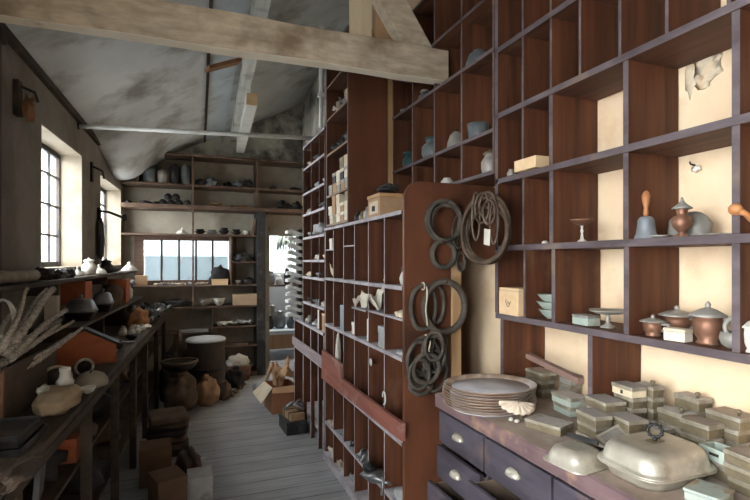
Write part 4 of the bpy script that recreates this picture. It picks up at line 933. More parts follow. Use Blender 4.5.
def tool(label, y, z, s, m=STEEL, seed=0, x=X0+.05):
    o = thing('metal_tool', label, 'tool', (x,y,z), .4+seed); rr = random.Random(seed)
    mb = MB(); mb.tube([(-.05*s,0,.010*s),(-.02*s,.01*s,.03*s),(.03*s,-.01*s,.028*s),(.055*s,.01*s,.012*s)],.009*s,7); mb.build('bar',m,o)
    mb = MB(); mb.tube(circ((.02*s,.02*s,.028*s),.022*s,'x',14),.006*s,6,True); mb.build('ring',m,o)
    mb = MB(); mb.tube([(-.03*s,-.04*s,.010*s),(.0,0,.04*s),(.02*s,.05*s,.010*s)],.007*s,7); mb.build('cross_bar',m,o); return o
zl = .2906
tool('dark bent iron tool in the third hole from the far end near the floor',3.00,zl,.9,IRON,1)
tool('grey metal bracket in the fourth hole near the floor',2.79,zl,1.4,STEEL,2)
crumple('crumpled_paper','pale scrap of paper in the second hole near the floor','paper',(X0+.04,3.26,zl),.09,.12,.03,GREYCLOTH,11)
crumple('crumpled_paper','pale scrap of paper at the far end near the floor','paper',(X0+.05,3.49,zl),.10,.13,.03,PAPER,12)
o = thing('shoe_last','metal shoe-shaped fitting hanging out of the fifth hole near the floor','fitting',(X0-.01,2.50,zl+.0005),.5)
mb = MB(); mb.lump((0,0,.030),(.05,.10,.032),6,.25,1.6,3,flat=-.9); mb.build('sole',STEEL,o); mb = MB(); mb.lump((0,.05,.065),(.035,.04,.03),8,.2); mb.build('heel',IRON,o); mb = MB(); mb.tube([(-.02,-.06,.05),(-.035,-.075,.03),(-.05,-.08,-.03)],.009,8); mb.build('strap',STEEL,o)
blob('wad','pale lump in the nearest hole near the floor','lump',(X0+.06,2.27,zl),(.05,.06,.03),GREYCLOTH,13,.3)
crumple('crumpled_paper','pale scrap lying low in the second bottom hole of the middle cabinet','paper',(X0+.06,3.27,.056),.10,.14,.05,PAPER,14)
crumple('crumpled_paper','grey scrap lying low in the third bottom hole of the middle cabinet','paper',(X0+.06,3.02,.056),.10,.14,.05,GREYCLOTH,15)
crumple('crumpled_paper','white scrap lying low in the farthest bottom hole of the middle cabinet','paper',(X0+.06,3.50,.056),.10,.14,.05,WHITEP,16)
blob('wad','small white wad on the rail shelf at the second upright','paper',(X0+.03,3.36,.6156),(.02,.02,.24),WHITEP,3,.15)
# ---- far narrow cabinet: grey oddments in each column of every shelf
cols = [3.70,3.92,4.21]; cn = ['nearest','middle','farthest']
shz = [(.951,'counter'),(1.14,'lowest'),(1.365,'second'),(1.51,'third'),(1.71,'fourth'),(1.915,'fifth'),(2.102,'sixth'),(2.325,'top')]
for i, (z, nm) in enumerate(shz[1:]):
    for k, y in enumerate(cols):
        if (i+k*2) % 7 == 6: continue
        m = [PEWTER,GREYCLOTH,IRON,STEEL,PAPER][(i*2+k) % 5]; kind = (i+k) % 3
        lab = '%s grey oddment on the %s shelf of the far narrow cabinet' % (cn[k], nm)
        if kind == 0: blob('oddment', lab, 'oddment', (1.035,y,z+.0005), (.05,.07,.028), m, i*3+k, .5, 2.4, group='oddments in the far cabinet')
        elif kind == 1: crumple('oddment', lab, 'oddment', (1.035,y,z+.0005), .11, .15, .05, m, i*3+k, group='oddments in the far cabinet')
        else:
            o = jar('oddment', lab, 'oddment', (1.03,y,z+.0005), sc(BOWLP,.045,.05), m); o['group'] = 'oddments in the far cabinet'
blob('cloth_bundle','pale grey cloth bundle jutting from the far narrow cabinet at eye height','cloth',(1.0,3.76,1.7105),(.07,.12,.055),GREYCLOTH,21,.35,2)
# on its base top
zc0 = .9506
o = thing('carton','small orange-brown box on the base of the far cabinet','box',(1.06,3.74,zc0)); mb = MB(); mb.cbox((0,0,.06),(.12,.13,.12)); mb.build('body',LIGHTWOOD,o,bevel=.003); mb = MB(); mb.cbox((0,0,.127),(.124,.134,.0135)); mb.build('lid',PINE,o,bevel=.002)
card('tall white paper roll standing before the small orange-brown box',(1.03,3.89,zc0),(.05,.06,.15),WHITEP,.3,'paper_roll','paper')
for k, (x, y, lab) in enumerate([(1.03,4.05,'round grey iron part right behind the white paper roll'),(1.04,4.20,'round grey iron part in the middle of the far base top'),(1.04,4.36,'round grey iron part second from the bracket stack'),(1.05,4.50,'round grey iron part beside the bracket stack')]):
    o = thing('iron_part', lab, 'iron part', (x,y,zc0)); lathe_part('hub',[(.045,0),(.05,.01),(.045,.03),(.02,.045),(.02,.06),(0,.06)],[STEEL,IRON,PEWTER,STEEL][k],o,n=16); mb = MB(); mb.tube(circ((0,0,.062),.025,'y',16),.007,6,True); mb.build('eye',IRON,o)
blob('cloth_bundle','blue-white rag stuffed into the far base cabinet','cloth',(1.07,3.95,.6756),(.06,.09,.06),mat('blue_rag',(.42,.50,.60),(.26,.31,.38),scale=8),22,.4)
blob('cloth_bundle','grey rag lying low in the far base cabinet','cloth',(1.10,4.2,.1156),(.08,.12,.07),GREYCLOTH,23,.4)
# ---- tall stack of nested angle brackets at the doorway
bk = None; NBk = 13
for k in range(NBk):
    loc = (1.005,4.64,zc0+.0655*k)
    if bk is None:
        bk = thing('angle_bracket','grey metal angle bracket in the tall nested stack by the doorway','bracket',loc,0,'nested stack of angle brackets')
        for sgn in (-1, 1):
            mb = MB(); mb.prism([(0,.0),(sgn*.09,.030),(sgn*.125,.022),(sgn*.125,.050),(sgn*.09,.062),(0,.030)],'y',-.06,.06); mb.build('wing',WHITEMET if sgn < 0 else GREYCLOTH,bk,bevel=.002)
        mb = MB(); mb.box(-.02,.02,-.05,.05,.031,.064); mb.build('spine',IRON,bk,bevel=.003)
    else: copy_thing(bk, loc, R.uniform(-.08,.08))
# ---- floor by the far cabinet
o = thing('black_tin_box','low black metal box on the floor before the far base cabinet','box',(.875,4.34,.0005),.05)
mb = MB(); mb.cbox((0,0,.045),(.17,.30,.09)); mb.build('body',BLACKB,o,bevel=.003); mb = MB(); mb.cbox((0,0,.1),(.176,.306,.0195)); mb.build('lid',BLACKB,o,bevel=.003)
o = thing('wooden_case','small brown case with metal fittings lying on the low black box','case',(.885,4.33,.1105),.15)
mb = MB(); mb.cbox((0,0,.03),(.13,.22,.06)); mb.build('body',KRAFT,o,bevel=.004); 
for yy_ in (-.06,.06): mb = MB(); mb.cbox((0,yy_,.0325),(.134,.02,.064)); mb.build('strap',IRON,o)
tool('tangle of grey metal fittings on top of the small brown case',4.33,.172,1.8,STEEL,5,x=.885)
o = thing('cardboard_box','torn orange-brown cardboard box on the floor by the doorway','box',(.89,4.99,.0005),.12)
w_, d_, h_ = .26,.30,.26; t = .006; mb = MB()
mb.box(-w_/2,w_/2,-d_/2,d_/2,0,t); mb.box(-w_/2,-w_/2+t,-d_/2,d_/2,t,h_); mb.box(w_/2-t,w_/2,-d_/2,d_/2,t,h_); mb.box(-w_/2+t,w_/2-t,-d_/2,-d_/2+t,t,h_); mb.box(-w_/2+t,w_/2-t,d_/2-t,d_/2,t,h_); mb.build('box_body',mat('orange_cardboard',(.50,.25,.14),(.40,.19,.10),scale=5),o)
mb = MB(); mb.add([(-w_/2,-d_/2,h_),(w_/2,-d_/2,h_),(w_/2+.01,-d_/2-.10,h_-.05),(-w_/2-.03,-d_/2-.09,h_-.03)],[(0,1,2,3)]); mb.build('front_flap',KRAFT,o,solid=.005)
mb = MB(); mb.add([(-w_/2,-d_/2,h_),(-w_/2,d_/2,h_),(-w_/2-.12,d_/2,h_-.10),(-w_/2-.11,-d_/2,h_-.14)],[(0,1,2,3)]); mb.build('side_flap',PAPER,o,solid=.005)
crumple('wrapping_paper','crumpled brown wrapping paper rising out of the torn cardboard box','paper',(.885,5.0,.20),.26,.30,.26,KRAFT,31,(0,.1,.12),14)
crumple('wrapping_paper','grey crumpled sheet behind the torn cardboard box','paper',(.80,5.26,.0006),.26,.26,.24,GREYCLOTH,32)
# ================================================================ THE LEFT SIDE
def LW(off, y, z): return Vector((XL(y)+off, y, z))
def pOff(u, v, off):
    x, y, z = ray(u, v); k = (-1.086+off)/(x-.0507*y); return Vector((x*k, y*k, H+z*k))
ZB, ZR, ZL = .8985, 1.1006, 1.3886
# red gabled box
o = thing('gabled_box','red wooden box with a grey gabled lid at the bench edge','box',(-.555,3.25,ZB),.13)
hw = .165
mb = MB(); mb.prism([(-hw,0),(hw,0),(hw,.105),(.0,.20),(-hw,.105)],'y',0,.10); mb.build('body',TERRA,o,bevel=.003)
for sgn in (-1,1):
    mb = MB(); mb.prism([(0,.2015),(sgn*(hw+.016),.1015),(sgn*(hw+.016),.1125),(0,.2135)],'y',-.012,.112); mb.build('roof_board',IRON,o,bevel=.002)
# crate with the rods
cr = thing('open_crate','open reddish crate at the left picture edge holding the rope-wrapped rods','crate',(-.770,2.42,ZB),LROT)
w_, d_, h_, t = .35,.62,.21,.014; mb = MB()
mb.box(-w_/2,w_/2,-d_/2,-d_/2+t,0,h_); mb.build('near_board',mat('brown_board',(.20,.10,.06),(.13,.06,.035),scale=5),cr,bevel=.002)
mb = MB(); mb.box(-w_/2,w_/2,d_/2-t,d_/2,0,h_); mb.build('far_board',DARKH,cr,bevel=.002)
mb = MB(); mb.box(-w_/2,-w_/2+t,-d_/2+t,d_/2-t,0,h_); mb.build('wall_board',DARKH,cr); mb = MB(); mb.box(w_/2-t,w_/2,-d_/2+t,d_/2-t,0,h_); mb.build('aisle_board',DARKH,cr,bevel=.002)
mb = MB(); mb.box(-w_/2+t,w_/2-t,-d_/2+t,d_/2-t,0,t); mb.build('base_board',DARKH,cr)
def rod(label, a, b_, r, seed=0, name='wrapped_rod', m=None, group='rope-wrapped rods'):
    a = Vector(a); b_ = Vector(b_); n = 26; pts = []; rr = []
    for k in range(n+1):
        t = k/n; p = a.lerp(b_, t)-a+Vector((.012*math.sin(t*5+seed), .0, .018*math.sin(t*3.1+seed)))
        pts.append(tuple(p)); rr.append(r*(1+.16*math.sin(k*2.4))*(1-.25*t))
    o = thing(name, label, 'rod', a, 0, group); mb = MB(); mb.tube(pts, rr, 9); mb.build('shaft', m or BARK, o)
    mb = MB(); mb.lump(pts[-1], (r*.95,)*3, seed, .1, 2, 2); mb.build('tip', STEEL, o); return o
rods = [(4,352,2.22,55,290,2.95,.019,'thickest rope-wrapped rod rising highest from the crate'),(8,362,2.2,66,308,3.0,.015,'rope-wrapped rod just below the thickest one'),(2,358,2.16,58,317,2.95,.013,'thin rope-wrapped rod third from the top of the bundle'),(0,350,2.14,40,300,2.85,.014,'rope-wrapped rod behind the thickest one'),
 (0,372,2.14,70,338,2.9,.016,'long rope-wrapped rod lying flattest towards the gabled box'),(-4,364,2.12,60,328,2.9,.014,'rope-wrapped rod above the flattest one'),(3,344,2.18,30,290,2.8,.011,'short rope-wrapped rod at the back of the bundle')]
rods += [(6,348,2.25,48,287,3.05,.009,'slender rod close beside the thickest one on its left'),(6,366,2.2,72,318,3.0,.009,'slender rod between the lower rods of the bundle'),(-2,340,2.2,20,296,2.8,.010,'slender rod leaning left behind the wire loop'),(10,368,2.2,80,330,2.95,.010,'slender rod reaching farthest over the gabled box'),(0,378,2.13,58,350,2.75,.013,'lowest rod of the bundle, level above the crate edge')]
for k, (u0,v0,ya,u1,v1,yb,r,lab) in enumerate(rods): rod(lab, pY(u0,v0,ya), pY(u1,v1,yb), r, k)
o = thing('wire_coil','loop of pale wire hanging over the crate at the left edge','coil',pY(2,322,2.45)); s_ = mpp(o.location)
for k in range(3): mb = MB(); mb.tube(circ((0,.012*k,-.002*k),9*s_+.004*k,'y',30,22*s_,.06,seed=k),.004,6,True); mb.build('turn',WHITEMET,o)
# things on the ledge
o = thing('log','grey round log lying along the near end of the window ledge','log',LW(.16,1.95,ZL+.0335),0)
mb = MB(); pts = [(.0507*k*.09,k*.09,.004*math.sin(k)) for k in range(14)]; mb.tube(pts,[.032+.003*math.sin(k*1.9) for k in range(14)],12); mb.build('trunk',mat('grey_log',(.30,.26,.21),(.15,.12,.09),scale=14,bump=.4),o)
for k, (off, z, lab) in enumerate([(.075,ZL+.012,'pale stick on the ledge nearest the wall beside the log'),(.112,ZL+.012,'pale stick on the ledge between the log and the wall stick'),(.10,ZL+.032,'pale stick lying on top of the two ledge sticks')]):
    rod(lab, LW(off,2.1,z), LW(off+.005,3.3-.12*k,z), .010, k+3, 'stick', mat('pale_stick',(.50,.46,.40),(.32,.28,.23),scale=20), 'sticks on the ledge')
def onledge(u, v, off=.10): p = pOff(u, v, off); return LW(off, p.y, ZL)
def ljar(name, label, u, off, r, h, m, lm=None, k=1.2):
    loc = onledge(u, 270, off); return jar(name, label, 'jar', loc, sc(JARP,r,h), m, extra=('lid',[(a,b+h) for a,b in sc(LIDP,r*.75,h*.22)],lm or m))
ljar('white_jar','tall pale ribbed jar with a lid on the ledge between the windows',89,.11,.055,.11,CERAM)
jar('dish_cover','white dish lid with a knob left of the tall pale jar','lid',onledge(78,272,.13),sc(LIDP,.05,.06),CERAM)
jar('dish_cover','white dish lid right of the tall pale jar','lid',onledge(99,272,.12),sc(LIDP,.06,.07),CERAM)
jar('dark_pot','dark lidded pot on the ledge before the second window','pot',onledge(106,270,.11),sc(JARP,.065,.10),IRON,extra=('lid',[(a,b+.10) for a,b in sc(LIDP,.05,.03)],IRON))
jar('dark_pot','low dark pot at the far end of the ledge','pot',onledge(114,270,.12),sc(BOWLP,.07,.06),BLUEGREY)
jar('dish_cover','white cone-shaped lid at the far end of the left wall','lid',LW(.16,6.2,ZL),[(.09,0),(.09,.008),(.05,.05),(.018,.075),(.02,.095),(0,.105)],CERAM)
for k, (u, off, lab) in enumerate([(44,.12,'dark lump of scrap on the ledge nearest the log end'),(53,.13,'second dark lump of scrap on the ledge below the first window'),(60,.12,'third dark lump of scrap on the ledge below the first window'),(67,.13,'dark lump of scrap just left of the white dish lid')]):
    blob('scrap',lab,'scrap',onledge(u,272,off),(.045,.06,.035+.01*(k == 0)),[IRON,CLOTHD,STEEL,IRON][k],k+40,.5,2.3)
# below the ledge, on the raised shelf
cbx('red_box','larger red wooden box under the ledge on the raised shelf','box',LW(.125,4.12,ZR+.0855),(.16,.20,.165),TERRA,LROT)
cbx('brown_box','brown box carrying the larger red box on the raised shelf','box',LW(.125,4.12,ZR),(.16,.21,.085),KRAFT,LROT)
card('white block standing left of the larger red box under the ledge',LW(.085,3.70,ZR),(.07,.06,.25),WHITEP,LROT,'white_block','block')
cbx('red_box','smaller red wooden box farther along under the ledge','box',LW(.19,5.30,ZR),(.19,.22,.225),TERRA,LROT)
cbx('dark_box','long dark box between the two red boxes under the ledge','box',LW(.075,4.72,ZR),(.12,.5,.20),DARK,LROT)
c = LW(.21,3.9,ZR)
def sdish(label, c, w, d, h, rot, m=STEEL):
    o = thing('lidded_dish', label, 'dish', c, rot)
    mb = MB(); mb.rloft([(w*.7,d*.7,.03,0),(w*.95,d*.95,.04,h*.35),(w,d,.04,h*.42)]); mb.build('dish',IRON,o)
    mb = MB(); mb.rloft([(w*.97,d*.97,.04,h*.421),(w*.9,d*.88,.04,h*.55),(w*.72,d*.66,.04,h*.9),(w*.5,d*.45,.03,h)]); mb.build('lid',m,o)
    lathe_part('knob',[(.012,h),(.008,h+.01),(.016,h+.02),(.01,h+.03),(0,h+.032)],m,o,n=12); return o
sdish('nearer domed steel dish on the raised shelf of the left bench', LW(.215,3.84,ZR), .19,.25,.14,.0)
sdish('farther domed steel dish on the raised shelf of the left bench', LW(.235,4.42,ZR), .15,.24,.15,.0)
blob('dome_cover','grey-brown domed cap on the raised shelf behind the steel dishes','cap',LW(.19,4.98,ZR),(.10,.14,.13),SACK,44,.15)
jar('glass_jar','pale jar at the far end of the raised shelf','jar',LW(.20,5.75,ZR),sc(JARP,.06,.15),CERAM)
jar('dark_pot','dark pot at the far end of the raised shelf','pot',LW(.17,5.56,ZR),sc(JARP,.07,.14),IRON)
# bench top, far part
blob('folded_leather','orange-brown folded leather among the small pots on the bench','leather',LW(.40,5.05,ZB),(.09,.12,.10),mat('tan_leather',(.42,.20,.09),(.28,.12,.05),scale=6),45,.4,1.8)
sp = None
for k, (off, y) in enumerate([(.36,4.55),(.42,4.62),(.47,4.50),(.44,4.42),(.38,4.40),(.49,4.66)]):
    lab = ['small pale pot nearest the raised shelf','small pale pot in the middle of the little cluster','small pale pot at the bench edge in the cluster','small pale pot nearest the camera in the cluster','small pale pot left front of the cluster','small pale pot farthest along the bench edge'][k]
    if not sp: sp = jar('small_pot',lab,'pot',LW(off,y,ZB),sc(JARP,.030,.05),CERAM,extra=('lid',[(a,b+.05) for a,b in sc(LIDP,.02,.012)],PEWTER)); sp['group'] = 'small pots on the bench'
    else: copy_thing(sp, LW(off,y,ZB), k, lab)
crumple('paper_sheet','white sheet of paper hanging over the bench edge by the small pots','paper',LW(.46,4.86,ZB+.0006),.14,.20,.03,WHITEP,46)
for k in range(11):
    y = 5.15+.09*k; off = .44+.06*math.sin(k*2.1); q = k % 4
    lab = '%s sheet-metal scrap along the far bench, counting from the camera' % ['first','second','third','fourth','fifth','sixth','seventh','eighth','ninth','tenth','last'][k]
    crumple('metal_scrap',lab,'scrap',LW(off,y,ZB+.0006+.03*(k % 3)),.18,.19,.09,[STEEL,IRON,BLUEGREY,IRON][q],50+k,(0,0,k*.9),8,'sheet-metal scrap on the far bench',.003)
# bench top, middle and near part
for k, (off, y, r, h, m, lab) in enumerate([(.45,3.72,.05,.05,IRON,'dark shallow bowl on the bench behind the gabled box'),(.40,3.95,.06,.04,STEEL,'steel bowl on the bench farther behind the gabled box'),(.48,4.15,.045,.05,IRON,'small dark bowl at the bench edge before the small pots')]):
    jar('bowl',lab,'bowl',LW(off,y,ZB),sc(BOWLP,r,h),m)
for k, (off, y, lab) in enumerate([(.42,3.62,'flat dark metal plate leaning low behind the gabled box'),(.36,3.85,'flat dark metal plate farther behind the gabled box'),(.46,4.0,'narrow flat metal plate at the bench edge')]):
    card(lab, LW(off,y,ZB+.0005+.0*k), (.10-.02*k,.14,.012), [STEEL,IRON,STEEL][k], k*.7, 'metal_plate', 'plate')
o = thing('wrapped_bundle','flat bundle wrapped in tan paper beside the reddish crate','bundle',(-.485,2.30,ZB),LROT)
mb = MB(); mb.lump((0,0,.045),(.075,.15,.055),61,.14,2.2,4,flat=-.8); mb.v = [(max(-.078,min(.078,x)),max(-.15,min(.15,y)),min(z,.088)) for x,y,z in mb.v]; mb.build('wrapping',mat('tan_wrap',(.34,.255,.17),(.24,.175,.11),scale=7,rough=.9),o)
zz1 = ZB+.0885
jar('small_vase','white bottle-shaped vase standing on the tan bundle','vase',(-.475,2.37,zz1),[(.032,0),(.034,.012),(.022,.028),(.018,.05),(.022,.058),(.021,.068),(0,.068)],CERAM)
blob('white_scrap','crumbled white scrap on the tan bundle near the crate','scrap',(-.53,2.27,zz1),(.02,.045,.012),CERAM,62,.5,3)
o = thing('dome_cover','pale domed cap with a seam lying on the bench before the gabled box','cap',(-.435,2.72,ZB))
lathe_part('dome',[(.075,0),(.076,.01),(.07,.03),(.055,.05),(.03,.062),(0,.066)],mat('dusty_felt',(.36,.31,.25),(.24,.2,.155),scale=9),o,sy=1.15); mb = MB(); mb.tube([(.0,-.085+.17*k/12,.012+.056*math.sin(PI*k/12)) for k in range(13)],.004,6); mb.build('seam',DARK,o)
o = thing('oval_frame','oval wire-rimmed frame lying on its side beside the crate','basket',(-.555,2.60,ZB+.0645),(0,.15,.3))
mb = MB(); mb.tube(circ((0,0,0),.058,'y',30,.056),.008,8,True); mb.build('rim',mat('pale_cane',(.50,.43,.33),(.34,.28,.2),scale=14),o); mb = MB(); mb.lathe([(.055,0),(.05,.05),(.035,.09),(0,.10)],n=24); q = mb.build('bowl',IRON,o); q.rotation_euler = (-PI/2,0,0)  # oval frame around a dark bowl shape, no wickerwork
o = thing('oval_frame','second smaller oval frame lying behind the domed cap','basket',(-.50,2.93,ZB+.048),(0,.1,.5))
mb = MB(); mb.tube(circ((0,0,0),.042,'y',24,.040),.007,8,True); mb.build('rim',BARK,o); mb = MB(); mb.lathe([(.039,0),(.036,.04),(0,.07)],n=20); q = mb.build('bowl',IRON,o); q.rotation_euler = (-PI/2,0,0)
jar('cup','small pale cup lying between the bundle and the domed cap','cup',(-.42,2.545,ZB),sc(BOWLP,.032,.04),CERAM)
for k, (x, y, z, w, d, h, m, lab) in enumerate([(-.56,1.93,ZB,.18,.26,.022,BLACKB,'lowest dark flat tray before the tan bundle'),(-.565,1.935,ZB+.0225,.165,.24,.020,IRON,'middle dark flat tray before the tan bundle'),(-.56,1.925,ZB+.043,.15,.22,.018,IRON,'topmost dark flat tray before the tan bundle')]):
    o = thing('flat_tray',lab,'tray',(x,y,z),LROT,'dark flat trays on the bench'); t = .006; mb = MB()
    mb.box(-w/2,w/2,-d/2,d/2,0,t); mb.box(-w/2,-w/2+t,-d/2,d/2,t,h-.0006); mb.box(w/2-t,w/2,-d/2,d/2,t,h-.0006); mb.box(-w/2+t,w/2-t,-d/2,-d/2+t,t,h-.0006); mb.box(-w/2+t,w/2-t,d/2-t,d/2,t,h-.0006); mb.build('tray',m,o,bevel=.0015)
cbx('dark_box','dark brown box at the lower left corner on the bench','box',(-.66,1.66,ZB),(.16,.18,.10),KRAFT,LROT)
crumple('paper_sheet','dark crumpled sheet lying between the dark brown box and the trays','paper',(-.48,1.62,ZB+.0005),.16,.22,.03,DARK,63)
# lower shelf of the bench
zs = .5786
cbx('small_box','small orange-brown box at the front of the bench lower shelf','box',LW(.44,2.62,zs),(.09,.09,.11),TERRA,LROT)
card('tan board leaning on the bench lower shelf',LW(.41,3.02,zs+.002),(.02,.22,.16),KRAFT,.1,'board','board',(0,.12))
card('grey slate board standing on the bench lower shelf near the camera',LW(.43,2.25,zs+.001),(.02,.14,.20),mat('slate',(.16,.16,.17),(.1,.1,.11),scale=6),.1,'board','board',(0,.08))
for k, (off, y, lab) in enumerate([(.30,2.45,'nearest dark heap on the bench lower shelf'),(.33,2.85,'dark heap behind the small orange-brown box'),(.30,3.35,'dark heap in the middle of the bench lower shelf'),(.32,3.85,'dark heap in the far half of the bench lower shelf'),(.30,4.35,'farthest dark heap on the bench lower shelf')]):
    blob('dark_heap',lab,'heap',LW(off,y,zs),(.14,.16,.10),[CLOTHD,SACK,IRON,CLOTHD,SACK][k],70+k,.4,2)
for k, (off, y, lab) in enumerate([(.32,2.5,'dark bundle near the floor under the bench, nearest the camera'),(.32,3.2,'dark bundle near the floor in the middle of the bench'),(.30,3.9,'dark bundle near the floor at the far bench')]):
    blob('dark_heap',lab,'heap',LW(off,y,.2386),(.15,.2,.12),[SACK,CLOTHD,SACK][k],80+k,.4,2)
# ---- clutter on the floor along the bench
DKRAFT = mat('dark_brown_card', (.20,.12,.07), (.13,.078,.045), (.10,.06,.04), scale=5, stain=5, rough=.85)
cbx('white_box','whitish square box on the floor at the bottom of the picture','box',(.075,3.26,.0005),(.15,.17,.175),mat('scuffed_white_box',(.50,.49,.48),(.36,.35,.34),(.2,.19,.18),scale=6,stain=7),.0)
cbx('carton','brown carton on the floor left of the whitish box','box',(-.11,3.20,.0005),(.17,.20,.22),DKRAFT,.35)
cbx('carton','low brown carton behind the dark leather bag on the floor','box',(-.20,3.66,.0005),(.20,.20,.25),DKRAFT,.05)
o = thing('leather_bag','dark leather bag with a pale clasp lying on the floor cartons','bag',(.005,3.56,.0005),.25)
mb = MB(); mb.lump((0,0,.10),(.09,.16,.11),91,.25,1.6,4,flat=-.9); mb.build('bag',mat('dark_leather',(.085,.045,.035),(.045,.024,.018),scale=6,rough=.5),o); mb = MB(); mb.cbox((.075,-.08,.16),(.03,.03,.03)); mb.build('clasp',CERAM,o,bevel=.004)
mb = MB(); mb.tube([(0,-.09+.18*k/10,.19+.05*math.sin(PI*k/10)) for k in range(11)],.008,8); mb.build('handle',DARK,o)
for k in range(6):
    lab = '%s dark folded cloth in the floor stack beside the bench' % ['lowest','second','third','fourth','fifth','topmost'][k]
    o = thing('folded_cloth',lab,'cloth',(-.13+R.uniform(-.015,.015),4.2+R.uniform(-.02,.02),.001+.051*k),R.uniform(-.1,.1),'dark folded cloths on the floor')
    mb = MB(); mb.rloft([(.26,.30,.03,0),(.285,.325,.04,.012),(.285,.325,.04,.036),(.26,.30,.03,.0495)]); mb.build('fold',[CLOTHD,DARK,SACK][k % 3],o)
    mb = MB(); mb.cbox((.1425,0,.024),(.004,.26,.006)); mb.build('hem',SACK,o)
# drum and sacks
o = thing('drum','dark round drum with a whitish lid among the sacks','drum',(.20,5.85,.0005))
lathe_part('barrel',[(.19,0),(.205,.02),(.20,.05),(.212,.30),(.20,.55),(.205,.58),(.20,.60)],DARK,o,n=28); lathe_part('lid',[(.215,.601),(.218,.615),(.205,.632),(.1,.64),(0,.64)],mat('white_drum_lid',(.55,.56,.57),(.42,.43,.44),scale=4),o,n=28); lathe_part('hoop',[(.2125,.28),(.218,.285),(.218,.315),(.2125,.32)],IRON,o,n=28)
for k, (x, y, z, r, m, lab) in enumerate([(-.07,5.28,0,(.16,.19,.20),SACK,'large brown sack nearest the camera before the drum'),(.20,5.40,0,(.11,.11,.15),KRAFT,'small tan sack right in front of the drum'),(-.135,5.70,0,(.10,.16,.26),CLOTHD,'tall dark sack left of the drum'),(-.08,6.05,0,(.11,.13,.33),SACK,'tallest sack against the bench left of the drum'),(.38,5.56,0,(.08,.09,.10),SACK,'little sack at the aisle side of the drum'),(.53,6.05,0,(.08,.12,.12),CLOTHD,'dark sack between the drum and the back rack')]):
    o = thing('sack',lab,'sack',(x,y,z+.0005),k*.8); mb = MB(); mb.lump((0,0,r[2]*.85),r,100+k,.22,1.9,4,flat=-.85); mb.build('sack_body',m,o); mb = MB(); mb.lump((.0,.02,r[2]*1.85),(r[0]*.35,r[1]*.35,r[2]*.22),110+k,.4,2.5); mb.build('tied_mouth',m,o)
jar('round_basket','round dark basket on top of the large brown sack','basket',(-.07,5.28,.392),sc(BOWLP,.17,.12),IRON,extra=('rim',[(.165,.09),(.178,.095),(.178,.112),(.165,.117)],SACK))
o = thing('basket','reddish basket under the back rack heaped with white cloth','basket',(.60,6.42,.0005))
mb = MB(); mb.rloft([(.26,.20,.04,0),(.33,.26,.05,.19),(.30,.23,.05,.19),(.24,.18,.04,.02)]); mb.build('wicker',mat('red_wicker',(.20,.10,.07),(.11,.05,.035),scale=26,bump=.4),o)
blob('white_cloth','white crumpled cloth heaped in the reddish basket','cloth',(.60,6.42,.155),(.13,.09,.09),CERAM,121,.4,2.4)
for k, (x, y) in enumerate([(.45,5.62),(.52,5.78),(.58,5.95),(.50,6.12),(.62,6.1),(.40,5.72)]):
    o = blob('scrap_lump',['lump of scrap on the floor nearest the little sack','lump of scrap second along the drum','lump of scrap on the floor third from the drum','lump of scrap beside the dark sack','lump of scrap in front of the reddish basket','lump of scrap tucked against the drum'][k],'scrap',(x,y,.0004),(.04,.05,.022),SACK,130+k,.6,3,sub=2)
# ---- on the walls
def wallthing(name, label, cat, u, v): p = pOff(u, v, .004); o = thing(name, label, cat, (XL(p.y)+.0015,p.y,p.z), LROT); return o
o = wallthing('wall_bracket','rusty bracket with a hanging rag high on the left wall','bracket',15,98)
mb = MB(); mb.box(0,.03,-.03,.03,-.10,.10); mb.build('plate',DARK,o,bevel=.003); mb = MB(); mb.tube([(.03,0,.07),(.09,.03,.05),(.10,.05,0)],.009,8); mb.build('arm',IRON,o); mb = MB(); mb.lump((.055,.045,-.05),(.03,.035,.07),141,.5,2.2); mb.build('rag',RUSTY,o)
o = wallthing('wall_bracket','small dark iron bracket on the pier between the two windows','bracket',91,172)
mb = MB(); mb.box(0,.02,-.03,.03,-.09,.09); mb.build('plate',IRON,o,bevel=.003); mb = MB(); mb.tube([(.02,0,.05),(.09,.03,.02),(.10,.05,-.05)],.010,8); mb.build('arm',IRON,o)
o = wallthing('swing_arm','dark iron swing arm reaching from the pier before the second window','bracket',98,214)
mb = MB(); mb.box(0,.025,-.03,.03,-.06,.06); mb.build('plate',IRON,o); mb = MB(); mb.tube([(.025,0,.03),(.10,.02,.02),(.20,.05,-.02)],.012,8); mb.build('arm',IRON,o); mb = MB(); mb.lump((.22,.06,-.02),(.028,.028,.04),142,.2,2,2); mb.build('clamp',IRON,o)
o = wallthing('hanging_cloth','black cloth hanging on the pier below the swing arm','cloth',98,240)
mb = MB(); mb.lump((.028,0,0),(.022,.10,.20),143,.35,2.0,3); mb.build('cloth',CLOTHD,o); mb = MB(); mb.tube([(.0,0,.19),(.03,0,.2),(.035,0,.22)],.006,6); mb.build('nail',IRON,o)
